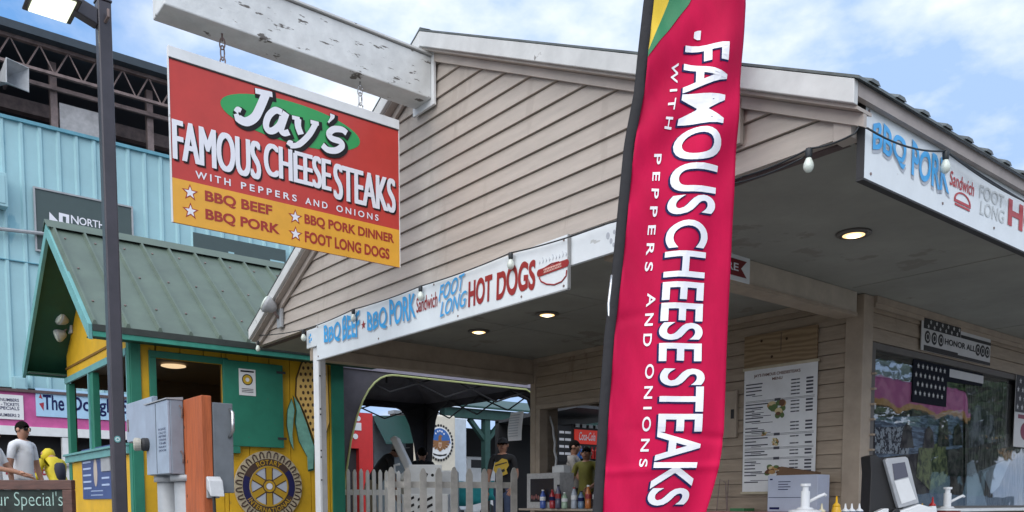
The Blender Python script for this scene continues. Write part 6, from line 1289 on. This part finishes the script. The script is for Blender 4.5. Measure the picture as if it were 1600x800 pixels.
# wire rack by the flag foot
t = thing('wire_rack', 'thin wire display stand on the front shelf beside the flag', 'rack', (-4.8, 6.1, 1.076)); a = onY(1128, 740, 6.1); b = MB(); b.tube([(a.x-.05, 6.1, 1.076), (a.x-.02, 6.1, 1.35), (a.x+.04, 6.1, 1.32), (a.x+.06, 6.1, 1.076)], .005, 5); b.tube([(a.x-.05, 6.25, 1.076), (a.x-.02, 6.22, 1.35)], .005, 5); b.build('wire', M_STEEL, t); b = MB(); b.box((a.x+.13, 6.05, 1.076), (a.x+.27, 6.2, 1.10)); b.build('tray', mat('tray_green', (.05, .2, .08), .5), t)

# ================================================================== ORDER COUNTER WITH CONDIMENTS
CT = .985
oc = thing('order_counter', 'narrow order counter along the porch in front of the side window', 'counter', (-2.9, 5.8, gz(-2.9, 5.8)))
MB().box((-3.08, 4.2, CT-.035), (-2.70, 7.6, CT)).build('counter_top', M_WHITE, oc, .004)
for yy in (4.3, 5.9, 7.45): MB().box((-3.0, yy, .1), (-2.93, yy+.07, CT-.036)).build('leg', M_HUTTRIM, oc)
def onC(px_, X=-2.9): return onX(px_, 790, X)
M_PLAST = flat('pump_white', (.74, .76, .78), .3); M_MAR = flat('tub_maroon', (.16, .012, .012), .35)
def pump(px_, label, X=-2.9, k=1.0):
    q = onC(px_, X); t = thing('condiment_pump', label, 'condiment dispenser', (q.x, q.y, CT), 'pump dispensers on the order counter'); p = Vector((q.x, q.y, CT))
    MB().lathe(p, [(.088*k, 0), (.092*k, .01), (.092*k, .105)], 20).build('tub', M_MAR, t, smooth=False); MB().lathe(p+ZZ*.105, [(.096*k, 0), (.096*k, .012), (.05*k, .02), (.04*k, .03)], 20).build('lid', M_PLAST, t)
    pm = MB().lathe(p+ZZ*.133, [(.026*k, 0), (.026*k, .10), (.018*k, .102), (.018*k, .128), (.03*k, .13), (.03*k, .145)], 14).build('plunger', M_PLAST, t, smooth=False)
    MB().tube([p+ZZ*.165+RV*.015, p+ZZ*.20+RV*.08*k, p+ZZ*.215+RV*.115*k, p+ZZ*.205+RV*.125*k], .010*k, 8).build('spout', M_PLAST, pm, smooth=True)
pump(1258, 'white pump dispenser on a maroon tub, left of the payment terminal'); pump(1480, 'white pump dispenser on a maroon tub, right of the payment terminal')
def squeeze(px_, label, m, hh=.15, X=-2.86, cm=None, kind='squeeze_bottle'):
    q = onC(px_, X); p = Vector((q.x, q.y, CT)); t = thing(kind, label, 'sauce bottle', p); MB().lathe(p, [(.028, 0), (.030, .01), (.030, hh*.55), (.024, hh*.68), (.022, hh*.70)], 14).build('bottle', m, t, smooth=True); MB().lathe(p+ZZ*hh*.70, [(.024, 0), (.022, hh*.05), (.008, hh*.12), (.004, hh*.32)], 12).build('nozzle', cm or m, t, smooth=True)
squeeze(1284, 'cream sauce tub bottle beside the left pump dispenser', flat('cream_plast', (.66, .60, .42), .35), .155)
squeeze(1307, 'yellow mustard squeeze bottle left of the payment terminal', flat('mustard', (.72, .40, .01), .3), .20)
for i, px_ in enumerate((1321, 1331, 1343)): squeeze(px_, ('small white-capped shaker nearest the mustard bottle', 'small white-capped shaker in the middle of the row', 'small white-capped shaker nearest the payment terminal')[i], flat('shaker_blue', (.10, .13, .20), .3), .155, cm=M_PLAST, kind='shaker')
squeeze(1441, 'yellow squeeze bottle just right of the payment terminal', flat('mustard', (.72, .40, .01)), .155)
squeeze(1457, 'white bottle with a red cap right of the payment terminal', M_PLAST, .20, cm=flat('cap_red', (.45, .02, .02), .35))
# payment terminal: black back, tilted white and grey face, base
q = onC(1404); p = Vector((q.x, q.y, CT)); pt_ = thing('payment_terminal', 'black and white payment terminal with a tilted screen on the order counter', 'payment terminal', p)
LU = at(1352, 697, 5.7); 
dv = Vector((RT.x, RT.y, 0)); fv = Vector((HF.x, HF.y, 0)); 
def TP(r_, u_, d_=0): return p+dv*r_*1.22+ZZ*u_*1.24+fv*d_
b = MB(); prof = [(-.165, .0), (-.165, .345), (-.135, .375), (.03, .35), (.12, .12), (.15, 0)]
b.prism([TP(r_-.0, u_, .02) for r_, u_ in ((-.16, 0), (-.155, .30), (-.165, .39), (-.13, .40), (-.08, .36), (-.02, .16), (.06, .08), (.06, 0))], fv*.16); b.build('rear_housing', M_BLACK, pt_, .008)
b = MB(); b.prism([TP(r_, u_, -.03) for r_, u_ in ((-.095, .365), (-.085, .375), (.02, .385), (.035, .375), (.105, .13), (-.01, .10), (-.03, .16))], fv*.045); b.build('screen_housing', mat('term_grey', (.42, .44, .47), .35), pt_, .006)
b = MB(); b.prism([TP(r_, u_, -.034) for r_, u_ in ((-.055, .345), (.015, .355), (.037, .275), (-.04, .255))], fv*.003); b.build('screen', flat('screen_glass', (.10, .10, .13), .1), pt_)
b = MB(); b.prism([TP(r_, u_, -.034) for r_, u_ in ((-.04, .25), (.038, .268), (.085, .15), (.005, .125))], fv*.003); b.build('paper_roll_cover', M_PLAST, pt_)
b = MB(); b.prism([TP(r_, u_, -.05) for r_, u_ in ((-.01, 0), (-.012, .085), (.10, .125), (.19, .10), (.20, 0))], fv*.14); b.build('base', M_PLAST, pt_, .01)
b = MB(); b.prism([TP(r_, u_, -.06) for r_, u_ in ((-.145, 0), (-.145, .08), (-.10, .10), (-.075, .10), (-.075, 0))], fv*.06); b.build('card_slot', M_PLAST, pt_, .006)
b = MB(); b.prism([TP(r_, u_, -.075) for r_, u_ in ((-.07, 0), (-.065, .08), (-.045, .10), (-.02, .095), (-.005, .06), (-.005, 0))], fv*.05); b.build('hand_strap', M_BLACK, pt_, .008)

# ================================================================== SIGNS BY THE SIDE WINDOW
fr = frame((XR+.030, 7.19, 2.42), (0, 1, 0), (1, 0, 0)); w_ = 1.34; h_ = .275
hs2 = thing('flag_sign', 'black and white stars and stripes sign with round seals above the side window', 'sign', (XR, 7.8, 2.42))
M_DIM = flat('dim_white', (.55, .55, .55), .5)
b = MB(); plate(b, fr, 0, 0, w_, h_, -.002, .006); b.build('board', M_DIM, hs2)
b = MB(); plate(b, fr, .03, h_*.66, w_*.53, h_*.97, .0065, .009); 
plate(b, fr, w_*.54, h_*.66, w_, h_*.76, .0065, .009); plate(b, fr, w_*.5, h_*.0, w_, h_*.10, .0065, .009); plate(b, fr, w_*.03, h_*.0, w_*.5, h_*.16, .0065, .009)
for x in (.075, .165, .255, .80, .875, .95): poly(b, fr, ellipse(w_*x, h_*.42, w_*.036, h_*.19, 18), .0065, .009)
text(b, 'HONOR ALL', fr, w_*.31, h_*.33, w_*.76, h_*.52, .03, lift=.008); b.build('dark_print', M_BLACK, hs2)
b = MB()
for i in range(6):
    for j in range(2): poly(b, fr, star(w_*(.08+i*.08+j*.03), h_*(.74+j*.14), .020), .0095, .011)
for x in (.075, .165, .255, .80, .875, .95): ring(b, fr, w_*x, h_*.42, w_*.018, w_*.024, .0095, .0105, n=12)
b.build('stars', M_DIM, hs2)
lf = thing('flag_poster', 'dark stars and stripes poster hanging below the seal sign', 'poster', (XR, 7.5, 2.1)); fr = frame((XR-.003, 7.14, 1.99), (0, 1, 0), (1, 0, 0))
b = MB(); poly(b, fr, [(0, 0), (0, .352), (1.34, .352), (1.34, .24), (.62, .22), (.62, .0)], -.001, .003); b.build('cloth', flat('flag_dark', (.016, .018, .026), .9, spec=.1), lf)
b = MB()
for i in range(8):
    for j in range(4):
        if i*.08+.05 < .6: poly(b, fr, star(.05+i*.08+(j % 2)*.035, .08+j*.075, .024), .0035, .005)
plate(b, fr, .66, .265, 1.35, .335, .0035, .005); b.build('stars', M_DIM, lf)
rf = thing('flag_poster', 'stars and stripes poster with maroon emblem at the right edge of the side window', 'poster', (XR, 9.6, 1.7)); fr = frame((XR+.028, 9.16, 1.70), (0, 1, 0), (1, 0, 0))
b = MB(); plate(b, fr, 0, 0, .9, .70, -.001, .004); b.build('sheet', M_DIM, rf); b = MB(); plate(b, fr, .0, .34, .9, .70, .0045, .006); b.build('star_field', M_BLACK, rf); b = MB()
for i in range(8):
    for j in range(4): poly(b, fr, star(.05+i*.11+(j % 2)*.05, .39+j*.085, .03), .0065, .008)
b.build('stars', M_DIM, rf); b = MB(); poly(b, fr, ellipse(.28, .16, .13, .09, 16), .0045, .006); plate(b, fr, .08, .28, .9, .32, .0045, .006); b.build('maroon_print', flat('maroon_dim', (.20, .02, .05), .5), rf)
# panels added inside the glass, busy reflections painted into their colours
XC = XR-.03
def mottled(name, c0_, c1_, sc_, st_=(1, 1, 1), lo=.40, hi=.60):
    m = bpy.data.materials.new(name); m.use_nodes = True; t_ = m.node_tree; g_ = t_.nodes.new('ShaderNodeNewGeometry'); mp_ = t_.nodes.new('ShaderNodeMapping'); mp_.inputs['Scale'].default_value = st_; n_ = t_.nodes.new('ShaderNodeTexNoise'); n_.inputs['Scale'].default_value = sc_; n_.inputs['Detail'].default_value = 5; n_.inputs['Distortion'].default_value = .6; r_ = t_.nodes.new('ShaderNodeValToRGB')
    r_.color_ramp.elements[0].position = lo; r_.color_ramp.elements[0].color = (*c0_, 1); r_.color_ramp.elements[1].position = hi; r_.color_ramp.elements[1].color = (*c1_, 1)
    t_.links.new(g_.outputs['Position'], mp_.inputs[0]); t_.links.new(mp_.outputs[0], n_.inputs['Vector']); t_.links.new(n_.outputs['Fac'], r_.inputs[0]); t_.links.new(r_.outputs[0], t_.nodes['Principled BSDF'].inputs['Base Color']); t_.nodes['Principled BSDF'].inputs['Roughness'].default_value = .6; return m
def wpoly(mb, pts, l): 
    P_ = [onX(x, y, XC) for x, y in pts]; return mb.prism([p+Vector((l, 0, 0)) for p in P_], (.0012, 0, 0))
def poster(name, label, layers):  # stacks the mottled layers of one painted reflection
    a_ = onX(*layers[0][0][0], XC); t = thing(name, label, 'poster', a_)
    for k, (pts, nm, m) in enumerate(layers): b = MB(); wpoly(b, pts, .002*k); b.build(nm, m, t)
m_dk = mottled('reflection_dark', (.012, .014, .016), (.16, .15, .13), 9); m_gr = mottled('reflection_grey', (.05, .055, .06), (.36, .38, .40), 11, (1, 1, .6)); m_bl = mottled('reflection_blue', (.10, .14, .20), (.34, .46, .60), 14, (1, .5, 3)); m_gn = mottled('reflection_green', (.06, .08, .05), (.34, .38, .16), 16); m_bw = mottled('reflection_speckle', (.02, .03, .05), (.62, .66, .70), 30, lo=.47, hi=.53); m_pale = mottled('reflection_pale', (.34, .40, .44), (.52, .58, .62), 5); m_st = mottled('reflection_bark', (.03, .03, .03), (.26, .24, .22), 24, (1, 3, .3))
poster('reflection_panel', 'panel painted with reflected sky and figures, left in the side window behind the payment terminal', [
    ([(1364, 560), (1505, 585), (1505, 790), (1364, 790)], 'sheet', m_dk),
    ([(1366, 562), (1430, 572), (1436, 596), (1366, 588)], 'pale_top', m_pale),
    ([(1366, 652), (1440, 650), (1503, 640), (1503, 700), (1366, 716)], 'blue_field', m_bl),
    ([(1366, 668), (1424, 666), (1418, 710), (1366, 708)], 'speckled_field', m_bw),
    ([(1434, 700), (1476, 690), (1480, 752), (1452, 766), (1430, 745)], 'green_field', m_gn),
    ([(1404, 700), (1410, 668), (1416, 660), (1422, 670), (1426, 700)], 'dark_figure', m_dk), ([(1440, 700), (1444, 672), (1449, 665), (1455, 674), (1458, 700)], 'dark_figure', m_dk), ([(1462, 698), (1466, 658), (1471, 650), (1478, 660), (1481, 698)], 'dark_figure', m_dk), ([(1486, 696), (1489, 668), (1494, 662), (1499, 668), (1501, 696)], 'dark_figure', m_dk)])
poster('reflection_panel', 'dark panel painted with reflected tree and sail shapes at the right of the side window', [
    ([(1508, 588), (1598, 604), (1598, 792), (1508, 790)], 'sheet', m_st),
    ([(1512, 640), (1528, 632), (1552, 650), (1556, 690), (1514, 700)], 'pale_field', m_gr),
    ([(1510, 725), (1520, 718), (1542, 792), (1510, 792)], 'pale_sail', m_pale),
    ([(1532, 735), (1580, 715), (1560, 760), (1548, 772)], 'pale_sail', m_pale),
    ([(1554, 680), (1592, 676), (1590, 716), (1560, 720)], 'striped_field', mottled('reflection_stripes', (.03, .03, .03), (.5, .48, .45), 40, (1, 3, .4), .46, .54))])
# dark sheet added behind the glass so the window reads dark
db2 = thing('window_backing', 'dark blue-grey curtain added inside the side window to keep it dark', 'backing', (XR-.5, 8.4, 1.1)); b = MB(); n_ = 60
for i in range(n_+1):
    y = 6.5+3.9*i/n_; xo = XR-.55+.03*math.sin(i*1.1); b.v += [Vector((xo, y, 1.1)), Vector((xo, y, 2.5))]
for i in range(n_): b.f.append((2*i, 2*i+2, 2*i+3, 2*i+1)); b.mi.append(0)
b.build('cloth', mat('backing', (.035, .04, .05), .8, var=.3), db2, smooth=True); MB().tube([(XR-.55, 6.5, 2.5), (XR-.55, 10.4, 2.5)], .012, 6).build('rod', M_STEEL, db2)

# ================================================================== ACROSS THE LANE (seen mirrored in the side window)
# gold and pink bunting, trees and booths standing east of the stand
for i, (x, y, wd, zo, lab) in enumerate(((2.3, 16.6, 5.2, .62, 'pink fronted stall with a scalloped pink and gold awning across the lane'), (5.5, 27, 6, .2, 'pale blue stall with a gold awning farther along the lane'))):
    t = thing('market_stall', lab, 'stall', (x+1.2, y, GB)); b = MB(); b.box((x+.8, y, GB), (x+2.4, y+wd, 2.4+zo)); b.build('back_wall', M_BROWN if i == 0 else M_BLUE, t)
    b = MB(); b.box((x, y, GB), (x+.2, y+wd, 1.35)); b.build('counter', flat('counter_pale', (.32, .45, .58), .5), t)
    b = MB(); n_ = 36
    for k in range(n_):
        y0 = y+wd*k/n_; y1 = y+wd*(k+1)/n_; s0_ = .18*abs(math.sin(math.pi*k/12)); s1_ = .18*abs(math.sin(math.pi*(k+1)/12))
        b.hexa([(x-.02, y0, 2.55+zo+s0_), (x-.02, y1, 2.55+zo+s1_), (x+.02, y1, 2.55+zo+s1_), (x+.02, y0, 2.55+zo+s0_)], [(x-.02, y0, 3.15+zo), (x-.02, y1, 3.15+zo), (x+.02, y1, 3.15+zo), (x+.02, y0, 3.15+zo)])
    b.build('scalloped_valance', flat('valance_pink', (.70, .12, .34), .5) if i == 0 else flat('valance_gold', (.72, .36, .05), .5), t)
    b = MB()
    for k in range(n_):
        y0 = y+wd*k/n_; y1 = y+wd*(k+1)/n_; s0_ = .18*abs(math.sin(math.pi*k/12)); s1_ = .18*abs(math.sin(math.pi*(k+1)/12))
        b.hexa([(x-.03, y0, 2.42+zo+s0_), (x-.03, y1, 2.42+zo+s1_), (x+.03, y1, 2.42+zo+s1_), (x+.03, y0, 2.42+zo+s0_)], [(x-.03, y0, 2.549+zo+s0_), (x-.03, y1, 2.549+zo+s1_), (x+.03, y1, 2.549+zo+s1_), (x+.03, y0, 2.549+zo+s0_)])
    b.build('gold_trim', flat('valance_gold', (.72, .36, .05), .5), t)
    b = MB(); b.hexa([(x, y, 3.16+zo), (x, y+wd, 3.16+zo), (x+2.5, y+wd, 3.5+zo), (x+2.5, y, 3.5+zo)], [(x, y, 3.2+zo), (x, y+wd, 3.2+zo), (x+2.5, y+wd, 3.54+zo), (x+2.5, y, 3.54+zo)]); b.build('awning_top', M_PINK if i == 0 else M_JACKY, t)
M_LEAF = mat('foliage', (.05, .10, .03), .7, var=.4, scale=3); M_BARK = mat('bark', (.10, .075, .055), .9, var=.3, scale=10)
def tree(loc, hh, rr_, label, seed):
    R_ = random.Random(seed); t = thing('tree', label, 'tree', loc, 'trees across the lane'); p = Vector(loc); b = MB(); b.tube([p, p+Vector((.1, 0, hh*.3)), p+Vector((0, .1, hh*.6)), p+Vector((.1, 0, hh*.9))], [.2, .16, .1, .03], 8)
    for k in range(7): a_ = R_.random()*6.3; z_ = hh*R_.uniform(.35, .7); b.tube([p+ZZ*z_, p+ZZ*(z_+hh*.12)+Vector((math.cos(a_), math.sin(a_), 0))*rr_*.7], [.07, .02], 5)
    b.build('trunk', M_BARK, t); c = MB()
    for k in range(2600):
        a_ = R_.random()*6.3; u = R_.random()**.5; z_ = R_.uniform(-1, 1); rad = rr_*math.sqrt(max(0, 1-z_*z_))*u*(1+.25*math.sin(a_*3+z_*4)); q = p+Vector((math.cos(a_)*rad, math.sin(a_)*rad, hh*.66+z_*hh*.34)); s = .16*R_.uniform(.6, 1.3); n1 = Vector((R_.uniform(-1, 1), R_.uniform(-1, 1), R_.uniform(-1, 1))).normalized(); n2 = n1.orthogonal().normalized()
        c.add([q-n1*s, q+n2*s*.5, q+n1*s, q-n2*s*.5], [(0, 1, 2, 3)])
    c.build('crown', M_LEAF, t)
tree((7.0, 24, .45), 6.5, 2.4, 'leafy green tree behind the pink stall across the lane', 1); tree((6.2, 33, .45), 7.5, 3.0, 'taller leafy tree behind the pale blue stall across the lane', 2); tree((3.6, 24.5, .45), 4.6, 1.5, 'small leafy tree beside the pink stall across the lane', 3); tree((9, 40, .45), 8.5, 3.4, 'tallest leafy tree at the far end of the lane', 4); tree((5.5, 17.5, .45), 5.6, 2.0, 'leafy green tree behind the near end of the pink stall', 5)
b = None
pass
